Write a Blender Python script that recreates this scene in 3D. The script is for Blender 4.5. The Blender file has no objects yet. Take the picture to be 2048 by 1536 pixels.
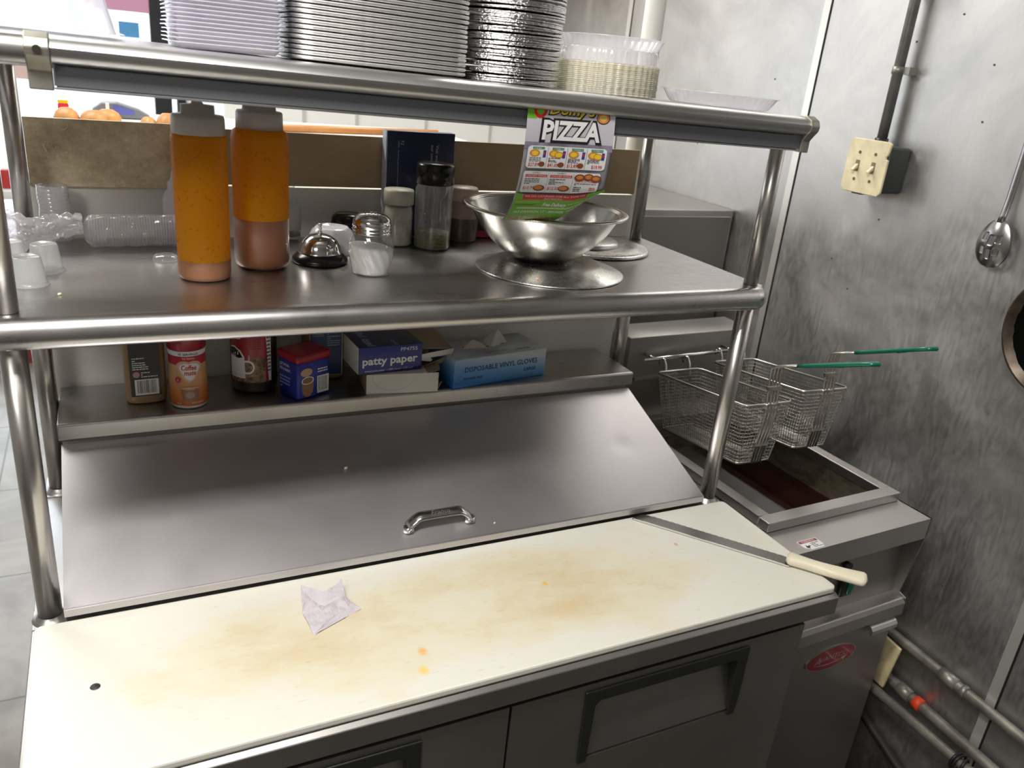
import bpy, bmesh, math, random
from mathutils import Vector, Matrix
random.seed(7)
PI = math.pi
ZB = 0.92                                  # height of the cutting-board surface above the floor

# ------------------------------------------------------------------ camera
cam_d = bpy.data.cameras.new('camera'); cam = bpy.data.objects.new('camera', cam_d)
bpy.context.scene.collection.objects.link(cam)
_r = Vector((0.89850544, -0.42943829, 0.09094359)); _u = Vector((0.0822322, 0.36817857, 0.92611144))
_f = Vector((0.43119119, 0.82463768, -0.36612411))
M = Matrix.Identity(4)
for i in range(3):
    M[i][0] = _r[i]; M[i][1] = _u[i]; M[i][2] = -_f[i]
M[0][3], M[1][3], M[2][3] = 0.1393, -0.7703, 0.7712 + ZB
cam.matrix_world = M
cam_d.sensor_width = 36; cam_d.lens = 1615.04 / 2048 * 36
cam_d.clip_start = 0.02; cam_d.clip_end = 100
cam_d.dof.use_dof = True; cam_d.dof.focus_distance = 1.32; cam_d.dof.aperture_fstop = 6.3
bpy.context.scene.camera = cam

# ------------------------------------------------------------------ world, view
S = bpy.context.scene
w = bpy.data.worlds.new('world'); S.world = w; w.use_nodes = True
bg = w.node_tree.nodes['Background']; bg.inputs[0].default_value = (0.93, 0.96, 1.0, 1); bg.inputs[1].default_value = 5.0
S.view_settings.view_transform = 'Standard'; S.view_settings.look = 'None'
S.view_settings.exposure = 0.0; S.view_settings.gamma = 1.0; S.view_settings.use_curve_mapping = False

# ------------------------------------------------------------------ area lights in their fixtures (fixtures are built below)
LIGHTS = [  # x, y, size x, size y, watts, colour
    (-0.02, -0.36, 0.50, 0.24, 36, (1.0, 0.965, 0.92)),
    (-1.00, -1.35, 0.60, 0.60, 24, (1.0, 0.965, 0.90)),  # added fill from behind the camera, reaches in between the shelves
    (-0.45, 1.75, 1.15, 0.55, 26, (1.0, 0.96, 0.88)),
    (1.15, 1.5, 0.55, 0.55, 15, (1.0, 0.96, 0.88)),  # added lamp that brightens the right wall
]
CEIL = 1.85
for lx, ly, sx, sy, wt, col in LIGHTS:
    ld = bpy.data.lights.new('ceiling_lamp', 'AREA'); ld.shape = 'RECTANGLE'; ld.size = sx; ld.size_y = sy
    ld.energy = wt; ld.color = col
    lo = bpy.data.objects.new('ceiling_lamp', ld); S.collection.objects.link(lo)
    lo.location = (lx, ly, CEIL + ZB - 0.075)

# ------------------------------------------------------------------ materials
MATS = {}
def nodes(name):
    m = bpy.data.materials.new(name); m.use_nodes = True; nt = m.node_tree
    return m, nt, nt.nodes, nt.links, nt.nodes['Principled BSDF']
def plain(name, col, rough=0.5, metal=0.0, coat=0.0, bump=0.0, bscale=200, var=0.0, vscale=8, spec=0.5):
    if name in MATS: return MATS[name]
    m, nt, N, L, b = nodes(name)
    b.inputs['Base Color'].default_value = (*col, 1); b.inputs['Roughness'].default_value = rough
    b.inputs['Metallic'].default_value = metal; b.inputs['Coat Weight'].default_value = coat
    b.inputs['Specular IOR Level'].default_value = spec
    tc = N.new('ShaderNodeTexCoord')
    if var:
        n = N.new('ShaderNodeTexNoise'); n.inputs['Scale'].default_value = vscale; n.inputs['Detail'].default_value = 6
        L.new(tc.outputs['Object'], n.inputs['Vector'])
        r = N.new('ShaderNodeValToRGB'); r.color_ramp.elements[0].position = .3; r.color_ramp.elements[1].position = .7
        r.color_ramp.elements[0].color = (*[c * (1 - var) for c in col], 1); r.color_ramp.elements[1].color = (*[min(1, c * (1 + var)) for c in col], 1)
        L.new(n.outputs['Fac'], r.inputs['Fac']); L.new(r.outputs['Color'], b.inputs['Base Color'])
    if bump:
        n2 = N.new('ShaderNodeTexNoise'); n2.inputs['Scale'].default_value = bscale; n2.inputs['Detail'].default_value = 3
        L.new(tc.outputs['Object'], n2.inputs['Vector'])
        bp = N.new('ShaderNodeBump'); bp.inputs['Strength'].default_value = bump; bp.inputs['Distance'].default_value = .002
        L.new(n2.outputs['Fac'], bp.inputs['Height']); L.new(bp.outputs['Normal'], b.inputs['Normal'])
    MATS[name] = m
    return m
def steel(name, col=(.56, .55, .53), rough=.34, smear=.12, stretch=(3, 60, 60), mott=0.12, mscale=3.0, bump=.08, aniso=0.0):
    if name in MATS: return MATS[name]
    m, nt, N, L, b = nodes(name)
    b.inputs['Metallic'].default_value = 1.0
    b.inputs['Anisotropic'].default_value = aniso
    tc = N.new('ShaderNodeTexCoord'); mp = N.new('ShaderNodeMapping'); mp.inputs['Scale'].default_value = stretch
    L.new(tc.outputs['Object'], mp.inputs['Vector'])
    fine = N.new('ShaderNodeTexNoise'); fine.inputs['Scale'].default_value = 6; fine.inputs['Detail'].default_value = 8
    L.new(mp.outputs['Vector'], fine.inputs['Vector'])
    big = N.new('ShaderNodeTexNoise'); big.inputs['Scale'].default_value = mscale; big.inputs['Detail'].default_value = 7; big.inputs['Roughness'].default_value = .62
    big.inputs['Distortion'].default_value = .6
    L.new(tc.outputs['Object'], big.inputs['Vector'])
    mr = N.new('ShaderNodeMapRange'); mr.inputs['From Min'].default_value = .3; mr.inputs['From Max'].default_value = .7
    mr.inputs['To Min'].default_value = rough - smear; mr.inputs['To Max'].default_value = rough + smear
    ad = N.new('ShaderNodeMath'); ad.operation = 'MULTIPLY_ADD'; ad.inputs[1].default_value = .35
    sub = N.new('ShaderNodeMath'); sub.operation = 'MULTIPLY_ADD'; sub.inputs[1].default_value = .65
    L.new(fine.outputs['Fac'], ad.inputs[0]); L.new(big.outputs['Fac'], sub.inputs[0]); L.new(sub.outputs[0], ad.inputs[2])
    sub.inputs[2].default_value = 0
    L.new(ad.outputs[0], mr.inputs['Value']); L.new(mr.outputs['Result'], b.inputs['Roughness'])
    cr = N.new('ShaderNodeValToRGB'); cr.color_ramp.elements[0].position = .32; cr.color_ramp.elements[1].position = .68
    cr.color_ramp.elements[0].color = (*[c * (1 - mott) for c in col], 1); cr.color_ramp.elements[1].color = (*[min(1, c * (1 + mott)) for c in col], 1)
    L.new(big.outputs['Fac'], cr.inputs['Fac']); L.new(cr.outputs['Color'], b.inputs['Base Color'])
    if bump:
        bp = N.new('ShaderNodeBump'); bp.inputs['Strength'].default_value = bump; bp.inputs['Distance'].default_value = .001
        L.new(fine.outputs['Fac'], bp.inputs['Height']); L.new(bp.outputs['Normal'], b.inputs['Normal'])
    MATS[name] = m
    return m
def clear(name, tint=(.95, .96, .97), alpha=.75, rough=.08, white=.12, bump=0, bscale=120):
    """thin clear plastic: see-through with gloss and a little milkiness"""
    if name in MATS: return MATS[name]
    m, nt, N, L, b = nodes(name); N.remove(b); out = N['Material Output']
    tr = N.new('ShaderNodeBsdfTransparent'); tr.inputs[0].default_value = (*tint, 1)
    gl = N.new('ShaderNodeBsdfGlossy'); gl.inputs['Roughness'].default_value = rough; gl.inputs[0].default_value = (.95, .95, .95, 1)
    df = N.new('ShaderNodeBsdfDiffuse'); df.inputs[0].default_value = (*tint, 1)
    tl = N.new('ShaderNodeBsdfTranslucent'); tl.inputs[0].default_value = (*tint, 1)
    lw = N.new('ShaderNodeLayerWeight'); lw.inputs[0].default_value = .5; fr = N.new('ShaderNodeMath'); fr.operation = 'POWER'; fr.inputs[1].default_value = 3.5; L.new(lw.outputs['Facing'], fr.inputs[0])
    mxa = N.new('ShaderNodeMixShader'); mxa.inputs[0].default_value = .5
    L.new(df.outputs[0], mxa.inputs[1]); L.new(tl.outputs[0], mxa.inputs[2])
    mx = N.new('ShaderNodeMixShader'); mx.inputs[0].default_value = 1 - alpha if white is None else white
    mx.inputs[0].default_value = 1 - alpha
    L.new(tr.outputs[0], mx.inputs[1]); L.new(mxa.outputs[0], mx.inputs[2])
    ml = N.new('ShaderNodeMath'); ml.operation = 'MULTIPLY_ADD'; ml.inputs[1].default_value = .75; ml.inputs[2].default_value = .05; ml.use_clamp = True
    L.new(fr.outputs[0], ml.inputs[0])
    m2 = N.new('ShaderNodeMixShader'); L.new(ml.outputs[0], m2.inputs[0]); L.new(mx.outputs[0], m2.inputs[1]); L.new(gl.outputs[0], m2.inputs[2])
    if bump:
        tc = N.new('ShaderNodeTexCoord'); n2 = N.new('ShaderNodeTexNoise'); n2.inputs['Scale'].default_value = bscale
        L.new(tc.outputs['Object'], n2.inputs['Vector']); bp = N.new('ShaderNodeBump'); bp.inputs['Strength'].default_value = bump; bp.inputs['Distance'].default_value = .004
        L.new(n2.outputs['Fac'], bp.inputs['Height']); L.new(bp.outputs['Normal'], gl.inputs['Normal']); L.new(bp.outputs['Normal'], lw.inputs['Normal'])
    L.new(m2.outputs[0], out.inputs[0]); MATS[name] = m
    return m

STEEL = steel('brushed_stainless', (.50, .48, .465), .38, .06, (4, 160, 160), .05, 3, .02)
STEEL_D = steel('dull_stainless', (.36, .345, .33), .42, .06, (4, 160, 160), .05, 3, .02)
STEEL_SH = steel('shelf_stainless', (.50, .485, .475), .30, .07, (3, 140, 140), .07, 5, .02)
STEEL_LID = steel('lid_stainless', (.60, .575, .59), .43, .035, (160, 5, 5), .05, 4, .02)
TUBE = steel('tube_steel', (.56, .54, .51), .30, .05, (40, 40, 3), .08, 8, .02)
ALU = steel('aluminium_rail', (.60, .60, .60), .36, .05, (2, 80, 80), .05, 4, .02)
WALLST = steel('wall_stainless', (.58, .575, .575), .48, .17, (3, 22, 5), .17, 3.4, .03)
CHROME = plain('chrome', (.75, .74, .73), .09, 1)
CHROME2 = plain('worn_chrome', (.68, .67, .66), .16, 1, bump=.15, bscale=60)
SPUN = steel('spun_aluminium', (.60, .59, .57), .30, .12, (30, 30, 30), .12, 14, .12)
BOWLM = steel('bowl_steel', (.60, .59, .56), .22, .08, (20, 20, 20), .10, 16, .10)
FOIL = plain('foil', (.66, .66, .67), .24, 1, bump=1.0, bscale=210)
FOILT = plain('foil_tray', (.86, .85, .84), .38, 1, bump=.2, bscale=80)
WIRE = plain('basket_wire', (.52, .50, .46), .33, 1, var=.2, vscale=60)
BLACK = plain('black_plastic', (.012, .014, .014), .38)
BLACKG = plain('glossy_black', (.008, .008, .008), .22, spec=.35)
DARK = plain('dark_gap', (.006, .006, .006), .8)
GREEN = plain('green_grip', (.0, .14, .085), .3, coat=.3)
KWHITE = plain('ivory_handle', (.78, .72, .55), .42, var=.06, vscale=25)
PAPERW = plain('tissue_paper', (.56, .52, .56), .85)
PAINT = plain('white_paint', (.74, .73, .68), .55, bump=.9, bscale=26, var=.05, vscale=5)
WPLAS = plain('white_plastic', (.78, .77, .74), .35)
LAV = plain('white_melamine', (.76, .74, .82), .2, coat=.3)
CAPG = plain('grey_cap', (.52, .47, .42), .45, var=.08, vscale=40)
WOOD = plain('orange_wood', (.46, .20, .06), .45, var=.18, vscale=18)
WHITE = plain('print_white', (.80, .80, .79), .55)
INK = plain('print_black', (.012, .012, .012), .5)
NAVY = plain('carton_navy', (.006, .012, .06), .42, coat=.2)
BLUE = plain('carton_blue', (.008, .022, .26), .4, coat=.2)
RED = plain('print_red', (.50, .012, .02), .4, coat=.2)
DRED = plain('lid_red', (.30, .005, .018), .35, coat=.2)
CARD = plain('white_card', (.62, .60, .55), .75, var=.05, vscale=20)
KRAFT = plain('brown_card', (.30, .235, .16), .8, var=.1, vscale=20)
IVORY = plain('ivory_plate', (.76, .68, .45), .45, var=.13, vscale=35)
CLEAR = clear('clear_plastic', alpha=.80)
CLEARM = clear('milky_plastic', alpha=.45, rough=.2)
CLEARB = clear('clear_stack', tint=(.96, .95, .985), alpha=.50, rough=.15)
FILM = clear('plastic_film', tint=(.97, .96, .98), alpha=.74, rough=.14, bump=1.0, bscale=70)
GLASS = clear('jar_glass', alpha=.90, rough=.03)
LIDCREAM = clear('cream_lids', tint=(.93, .91, .80), alpha=.30, rough=.2)

def orange_mat():
    m, nt, N, L, b = nodes('amber_bottle'); out = N['Material Output']
    tc = N.new('ShaderNodeTexCoord'); n = N.new('ShaderNodeTexNoise'); n.inputs['Scale'].default_value = 90; n.inputs['Detail'].default_value = 3
    n.inputs['Distortion'].default_value = 1.2
    L.new(tc.outputs['Object'], n.inputs['Vector'])
    r = N.new('ShaderNodeValToRGB'); e = r.color_ramp.elements
    e[0].position = .30; e[0].color = (.66, .26, .003, 1); e[1].position = .40; e[1].color = (.82, .40, .003, 1)
    L.new(n.outputs['Fac'], r.inputs['Fac']); L.new(r.outputs['Color'], b.inputs['Base Color'])
    b.inputs['Roughness'].default_value = .42
    tl = N.new('ShaderNodeBsdfTranslucent'); L.new(r.outputs['Color'], tl.inputs[0])
    mx = N.new('ShaderNodeMixShader'); mx.inputs[0].default_value = .62
    L.new(b.outputs[0], mx.inputs[1]); L.new(tl.outputs[0], mx.inputs[2]); L.new(mx.outputs[0], out.inputs[0])
    return m
AMBER = orange_mat()

def board_mat():
    m, nt, N, L, b = nodes('cutting_board_plastic'); b.inputs['Roughness'].default_value = .5
    tc = N.new('ShaderNodeTexCoord')
    mp = N.new('ShaderNodeMapping'); mp.inputs['Scale'].default_value = (1, 1.8, 1); mp.inputs['Rotation'].default_value = (0, 0, .5)
    L.new(tc.outputs['Object'], mp.inputs['Vector'])
    n = N.new('ShaderNodeTexNoise'); n.inputs['Scale'].default_value = 3.2; n.inputs['Detail'].default_value = 9; n.inputs['Roughness'].default_value = .68
    L.new(mp.outputs['Vector'], n.inputs['Vector'])
    # wear is strongest along the middle of the board
    sep = N.new('ShaderNodeSeparateXYZ'); L.new(tc.outputs['Object'], sep.inputs[0])
    def sq(sock, c, wd):
        a = N.new('ShaderNodeMath'); a.operation = 'SUBTRACT'; L.new(sock, a.inputs[0]); a.inputs[1].default_value = c
        d = N.new('ShaderNodeMath'); d.operation = 'DIVIDE'; L.new(a.outputs[0], d.inputs[0]); d.inputs[1].default_value = wd
        p = N.new('ShaderNodeMath'); p.operation = 'MULTIPLY'; L.new(d.outputs[0], p.inputs[0]); L.new(d.outputs[0], p.inputs[1])
        return p.outputs[0]
    def add(a, c):
        q = N.new('ShaderNodeMath'); q.operation = 'ADD'; L.new(a, q.inputs[0]); L.new(c, q.inputs[1]); return q.outputs[0]
    e = add(sq(sep.outputs[0], .58, .46), sq(sep.outputs[1], .15, .11))
    wm = N.new('ShaderNodeMapRange'); L.new(e, wm.inputs[0]); wm.inputs[1].default_value = .2; wm.inputs[2].default_value = 1.5; wm.inputs[3].default_value = .16; wm.inputs[4].default_value = -.12
    s = N.new('ShaderNodeMath'); s.operation = 'ADD'; L.new(n.outputs['Fac'], s.inputs[0]); L.new(wm.outputs[0], s.inputs[1])
    r = N.new('ShaderNodeValToRGB'); el = r.color_ramp.elements
    el[0].position = .42; el[0].color = (.73, .715, .64, 1); el[1].position = .78; el[1].color = (.63, .51, .31, 1)
    k = el.new(.58); k.color = (.71, .66, .50, 1)
    L.new(s.outputs[0], r.inputs[0]); col = r.outputs[0]
    # fine knife marks
    mp2 = N.new('ShaderNodeMapping'); mp2.inputs['Scale'].default_value = (40, 260, 40); mp2.inputs['Rotation'].default_value = (0, 0, .9)
    L.new(tc.outputs['Object'], mp2.inputs['Vector'])
    n2 = N.new('ShaderNodeTexNoise'); n2.inputs['Scale'].default_value = 1.2; n2.inputs['Detail'].default_value = 5; L.new(mp2.outputs[0], n2.inputs['Vector'])
    r2 = N.new('ShaderNodeValToRGB'); r2.color_ramp.elements[0].position = .29; r2.color_ramp.elements[1].position = .37
    r2.color_ramp.elements[0].color = (.62, .55, .42, 1); r2.color_ramp.elements[1].color = (1, 1, 1, 1); L.new(n2.outputs['Fac'], r2.inputs[0])
    mu = N.new('ShaderNodeMixRGB'); mu.blend_type = 'MULTIPLY'; mu.inputs[0].default_value = .3; L.new(col, mu.inputs[1]); L.new(r2.outputs[0], mu.inputs[2]); col = mu.outputs[0]
    for cx, cy, rad, c in ((.483, .077, .0075, (.80, .42, .06, 1)), (.472, .041, .0085, (.82, .58, .14, 1)), (.723, .164, .0055, (.80, .45, .08, 1)), (1.006, .194, .004, (.6, .30, .15, 1))):
        d = add(sq(sep.outputs[0], cx, rad), sq(sep.outputs[1], cy, rad * 1.2))
        nn = N.new('ShaderNodeMath'); nn.operation = 'MULTIPLY_ADD'; nn.inputs[1].default_value = 1.4; L.new(n2.outputs['Fac'], nn.inputs[0]); L.new(d, nn.inputs[2])
        mm = N.new('ShaderNodeMapRange'); L.new(nn.outputs[0], mm.inputs[0]); mm.inputs[1].default_value = .6; mm.inputs[2].default_value = 1.9; mm.inputs[3].default_value = .9; mm.inputs[4].default_value = 0
        mi = N.new('ShaderNodeMixRGB'); L.new(mm.outputs[0], mi.inputs[0]); L.new(col, mi.inputs[1]); mi.inputs[2].default_value = c; col = mi.outputs[0]
    L.new(col, b.inputs['Base Color'])
    bp = N.new('ShaderNodeBump'); bp.inputs['Strength'].default_value = .2; bp.inputs['Distance'].default_value = .0006; L.new(n2.outputs['Fac'], bp.inputs['Height']); L.new(bp.outputs[0], b.inputs['Normal'])
    return m
BOARD = board_mat()

def scratched_lid():
    """lid steel with long fine scratches, mostly on its right half"""
    m = STEEL_LID; N = m.node_tree.nodes; L = m.node_tree.links; b = N['Principled BSDF']
    tc = N.new('ShaderNodeTexCoord'); base = b.inputs['Base Color'].links[0].from_socket
    acc = None
    for rot, sc in ((.8, (320, 26, 26)), (-.5, (380, 34, 34)), (1.5, (300, 22, 22)), (.2, (420, 30, 30))):
        mp = N.new('ShaderNodeMapping'); mp.inputs['Scale'].default_value = sc; mp.inputs['Rotation'].default_value = (0, 0, rot); L.new(tc.outputs['Object'], mp.inputs[0])
        n = N.new('ShaderNodeTexNoise'); n.inputs['Scale'].default_value = 1.0; n.inputs['Detail'].default_value = 2; L.new(mp.outputs[0], n.inputs['Vector'])
        r = N.new('ShaderNodeValToRGB'); r.color_ramp.elements[0].position = .73; r.color_ramp.elements[1].position = .80; L.new(n.outputs['Fac'], r.inputs[0])
        if acc is None: acc = r.outputs[0]
        else:
            a = N.new('ShaderNodeMixRGB'); a.blend_type = 'ADD'; a.inputs[0].default_value = 1; L.new(acc, a.inputs[1]); L.new(r.outputs[0], a.inputs[2]); acc = a.outputs[0]
    mx = N.new('ShaderNodeMixRGB'); mx.blend_type = 'MIX'; sp = N.new('ShaderNodeSeparateXYZ'); L.new(tc.outputs['Object'], sp.inputs[0]); rg = N.new('ShaderNodeMapRange'); L.new(sp.outputs[0], rg.inputs[0])
    rg.inputs[1].default_value = -.1; rg.inputs[2].default_value = .2; rg.inputs[3].default_value = .04; rg.inputs[4].default_value = .45
    mlt = N.new('ShaderNodeMixRGB'); mlt.blend_type = 'MULTIPLY'; mlt.inputs[0].default_value = 1; L.new(acc, mlt.inputs[1]); L.new(rg.outputs[0], mlt.inputs[2]); acc = mlt.outputs[0]
    L.new(acc, mx.inputs[0]); L.new(base, mx.inputs[1]); mx.inputs[2].default_value = (.85, .84, .82, 1)
    L.new(mx.outputs[0], b.inputs['Base Color'])
scratched_lid()

def sheet_mat(name, c0, c1, c2, metal, rough, sc=9, zs=3, scratch=0):
    m, nt, N, L, b = nodes(name); tc = N.new('ShaderNodeTexCoord')
    mp = N.new('ShaderNodeMapping'); mp.inputs['Scale'].default_value = (1, 1, zs); L.new(tc.outputs['Object'], mp.inputs[0])
    n = N.new('ShaderNodeTexNoise'); n.inputs['Scale'].default_value = sc; n.inputs['Detail'].default_value = 10; n.inputs['Roughness'].default_value = .75; L.new(mp.outputs[0], n.inputs['Vector'])
    r = N.new('ShaderNodeValToRGB'); e = r.color_ramp.elements; e[0].position = .3; e[0].color = (*c0, 1); e[1].position = .72; e[1].color = (*c2, 1); k = e.new(.5); k.color = (*c1, 1)
    L.new(n.outputs['Fac'], r.inputs[0]); col = r.outputs[0]
    if scratch:
        v = N.new('ShaderNodeTexNoise'); v.inputs['Scale'].default_value = 42; v.inputs['Detail'].default_value = 2; v.inputs['Distortion'].default_value = 2.5; L.new(tc.outputs['Object'], v.inputs['Vector'])
        r2 = N.new('ShaderNodeValToRGB'); e2 = r2.color_ramp.elements; e2[0].position = .64; e2[1].position = .70; e2[0].color = (0, 0, 0, 1); L.new(v.outputs['Fac'], r2.inputs[0])
        mm = N.new('ShaderNodeMath'); mm.operation = 'MULTIPLY'; mm.inputs[1].default_value = scratch; L.new(r2.outputs[0], mm.inputs[0])
        mx = N.new('ShaderNodeMixRGB'); L.new(mm.outputs[0], mx.inputs[0]); L.new(col, mx.inputs[1]); mx.inputs[2].default_value = (.85, .78, .60, 1); col = mx.outputs[0]
    L.new(col, b.inputs['Base Color']); b.inputs['Metallic'].default_value = metal; b.inputs['Roughness'].default_value = rough
    return m
TARN = sheet_mat('tarnished_sheet', (.30, .22, .15), (.62, .52, .33), (.85, .76, .56), .2, .42, 14, 1.3, .5)
BROWNB = sheet_mat('brown_board', (.36, .26, .15), (.40, .29, .17), (.46, .34, .21), 0, .45)
TILE = None
def tile_mat():
    m, nt, N, L, b = nodes('floor_tile'); tc = N.new('ShaderNodeTexCoord')
    mp = N.new('ShaderNodeMapping'); mp.inputs['Scale'].default_value = (1.667, 1.667, 1.667); mp.inputs['Location'].default_value = (.55, -.122, 0); L.new(tc.outputs['Object'], mp.inputs[0])
    br = N.new('ShaderNodeTexBrick'); br.offset = 0; br.inputs['Scale'].default_value = 1; br.inputs['Brick Width'].default_value = 1; br.inputs['Row Height'].default_value = 1
    br.inputs['Mortar Size'].default_value = .006; br.inputs['Mortar'].default_value = (.10, .09, .08, 1)
    L.new(mp.outputs[0], br.inputs['Vector'])
    n = N.new('ShaderNodeTexNoise'); n.inputs['Scale'].default_value = 3.5; n.inputs['Detail'].default_value = 9; n.inputs['Distortion'].default_value = 1.5; L.new(tc.outputs['Object'], n.inputs['Vector'])
    r = N.new('ShaderNodeValToRGB'); e = r.color_ramp.elements; e[0].position = .35; e[0].color = (.19, .175, .155, 1); e[1].position = .6; e[1].color = (.29, .275, .245, 1)
    L.new(n.outputs['Fac'], r.inputs[0]); L.new(r.outputs[0], br.inputs['Color1']); L.new(r.outputs[0], br.inputs['Color2'])
    L.new(br.outputs['Color'], b.inputs['Base Color']); b.inputs['Roughness'].default_value = .28
    return m
TILE = tile_mat()

# ------------------------------------------------------------------ mesh builder
class MB:
    def __init__(s): s.v = []; s.f = []; s.mi = []; s.sm = []
    def add(s, vs, fs, mi=0, smooth=False):
        o = len(s.v); s.v += [tuple(p) for p in vs]
        for f in fs: s.f.append(tuple(i + o for i in f)); s.mi.append(mi); s.sm.append(smooth)
        return s
    def box(s, x0, x1, y0, y1, z0, z1, mi=0, M=None):
        vs = [Vector((x, y, z)) for z in (z0, z1) for y in (y0, y1) for x in (x0, x1)]
        if M: vs = [M @ p for p in vs]
        return s.add(vs, [(0, 2, 3, 1), (4, 5, 7, 6), (0, 1, 5, 4), (1, 3, 7, 5), (3, 2, 6, 7), (2, 0, 4, 6)], mi)
    def cbox(s, x0, x1, y0, y1, z0, z1, b=.003, mi=0, n=2):
        """box with its vertical and horizontal edges rounded by b"""
        bm = bmesh.new(); bmesh.ops.create_cube(bm, size=1)
        for v in bm.verts: v.co = Vector(((x0 + x1) / 2 + v.co.x * (x1 - x0), (y0 + y1) / 2 + v.co.y * (y1 - y0), (z0 + z1) / 2 + v.co.z * (z1 - z0)))
        bmesh.ops.bevel(bm, geom=bm.edges[:], offset=b, segments=n, affect='EDGES', profile=.5)
        bm.verts.index_update(); s.add([v.co.copy() for v in bm.verts], [[v.index for v in f.verts] for f in bm.faces], mi, True); bm.free(); return s
    def lathe(s, prof, seg=32, c=(0, 0, 0), mi=0, fn=None, smooth=True, closed=False, arc=None):
        n = len(prof); vs = []
        for j in range(seg):
            a = 2 * PI * j / seg
            for i, (r, z) in enumerate(prof):
                rr = r * (fn(a, z, i) if fn else 1)
                vs.append((c[0] + rr * math.cos(a), c[1] + rr * math.sin(a), c[2] + z))
        fs = []
        for j in range(seg):
            k = (j + 1) % seg
            for i in range(n - 1):
                a, b_, c_, d = j * n + i, k * n + i, k * n + i + 1, j * n + i + 1
                fs.append((a, b_, c_, d))
            if closed: fs.append((j * n + n - 1, k * n + n - 1, k * n, j * n))
        return s.add(vs, fs, mi, smooth)
    def rod(s, a, b, r, seg=12, mi=0, r2=None, caps=True):
        a = Vector(a); b = Vector(b); d = (b - a).normalized(); t = Vector((0, 0, 1)) if abs(d.z) < .9 else Vector((1, 0, 0))
        x = d.cross(t).normalized(); y = d.cross(x); r2 = r if r2 is None else r2; vs = []
        for p, rr in ((a, r), (b, r2)):
            for i in range(seg): q = 2 * PI * i / seg; vs.append(p + x * (rr * math.cos(q)) + y * (rr * math.sin(q)))
        s.add(vs, [(i, (i + 1) % seg, seg + (i + 1) % seg, seg + i) for i in range(seg)], mi, seg > 4)
        if caps: s.add(vs, [tuple(range(seg))[::-1], tuple(range(seg, 2 * seg))], mi)
        return s
    def tube(s, pts, r, seg=10, mi=0, flat=1.0, closed=False):
        P = [Vector(p) for p in pts]; n = len(P); vs = []; prev = None
        R = r if isinstance(r, (list, tuple)) else [r] * n
        for i in range(n):
            if closed: d = (P[(i + 1) % n] - P[i - 1]).normalized()
            else: d = (P[min(i + 1, n - 1)] - P[max(i - 1, 0)]).normalized()
            if prev is None:
                t = Vector((0, 0, 1)) if abs(d.z) < .9 else Vector((1, 0, 0)); x = d.cross(t).normalized()
            else: x = (prev - d * prev.dot(d)).normalized()
            prev = x; y = d.cross(x)
            for k in range(seg): q = 2 * PI * k / seg; vs.append(P[i] + x * (R[i] * math.cos(q)) + y * (R[i] * flat * math.sin(q)))
        fs = []
        for i in range(n if closed else n - 1):
            j = (i + 1) % n
            for k in range(seg): l = (k + 1) % seg; fs.append((i * seg + k, i * seg + l, j * seg + l, j * seg + k))
        s.add(vs, fs, mi, True)
        if not closed: s.add(vs, [tuple(range(seg))[::-1], tuple(range((n - 1) * seg, n * seg))], mi)
        return s
    def prism(s, poly, a0, a1, axis='x', mi=0, smooth=False):
        """poly in the two other axes (yz, xz or xy), extruded from a0 to a1"""
        def P(u, v, a): return {'x': (a, u, v), 'y': (u, a, v), 'z': (u, v, a)}[axis]
        n = len(poly); vs = [P(u, v, a0) for u, v in poly] + [P(u, v, a1) for u, v in poly]
        s.add(vs, [(i, (i + 1) % n, n + (i + 1) % n, n + i) for i in range(n)], mi, smooth)
        return s.add(vs, [tuple(range(n))[::-1], tuple(range(n, 2 * n))], mi)
    def grid(s, fn, nu, nv, mi=0, smooth=True, wrap=False):
        vs = [fn(i / nu, j / nv) for j in range(nv + 1) for i in range(nu + 1)]; w_ = nu + 1
        return s.add(vs, [(j * w_ + i, j * w_ + i + 1, (j + 1) * w_ + i + 1, (j + 1) * w_ + i) for j in range(nv) for i in range(nu)], mi, smooth)
    def build(s, name, mats, parent=None, world=False, solid=0, bev=0, loc=None, fixn=True):
        vs = s.v
        if parent is not None and world:
            lo = parent.location - Vector((0, 0, ZB)); rz = -parent.rotation_euler.z; R = Matrix.Rotation(rz, 3, 'Z')
            vs = [R @ (Vector(p) - lo) for p in vs]
        me = bpy.data.meshes.new(name); me.from_pydata([tuple(p) for p in vs], [], s.f)
        for m_ in (mats if isinstance(mats, (list, tuple)) else [mats]): me.materials.append(m_)
        me.polygons.foreach_set('material_index', s.mi); me.polygons.foreach_set('use_smooth', s.sm)
        if fixn:
            bm = bmesh.new(); bm.from_mesh(me); bmesh.ops.remove_doubles(bm, verts=bm.verts, dist=1e-6)
            bmesh.ops.recalc_face_normals(bm, faces=bm.faces); bm.to_mesh(me); bm.free()
        me.update()
        o = bpy.data.objects.new(name, me); S.collection.objects.link(o)
        if parent is not None: o.parent = parent
        else: o.location = Vector((0, 0, ZB)) if loc is None else Vector(loc) + Vector((0, 0, ZB))
        if solid:
            md = o.modifiers.new('solid', 'SOLIDIFY'); md.thickness = solid; md.offset = 0
        if bev:
            md = o.modifiers.new('bevel', 'BEVEL'); md.width = bev; md.segments = 2; md.limit_method = 'ANGLE'; md.angle_limit = .6
            md.harden_normals = False
        return o
def thing(name, label, cat, loc, rotz=0, group=None):
    o = bpy.data.objects.new(name, None); S.collection.objects.link(o); o.empty_display_size = .05
    o.location = Vector(loc) + Vector((0, 0, ZB)); o.rotation_euler = (0, 0, rotz); o['label'] = label; o['category'] = cat
    if group: o['group'] = group
    return o
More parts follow.
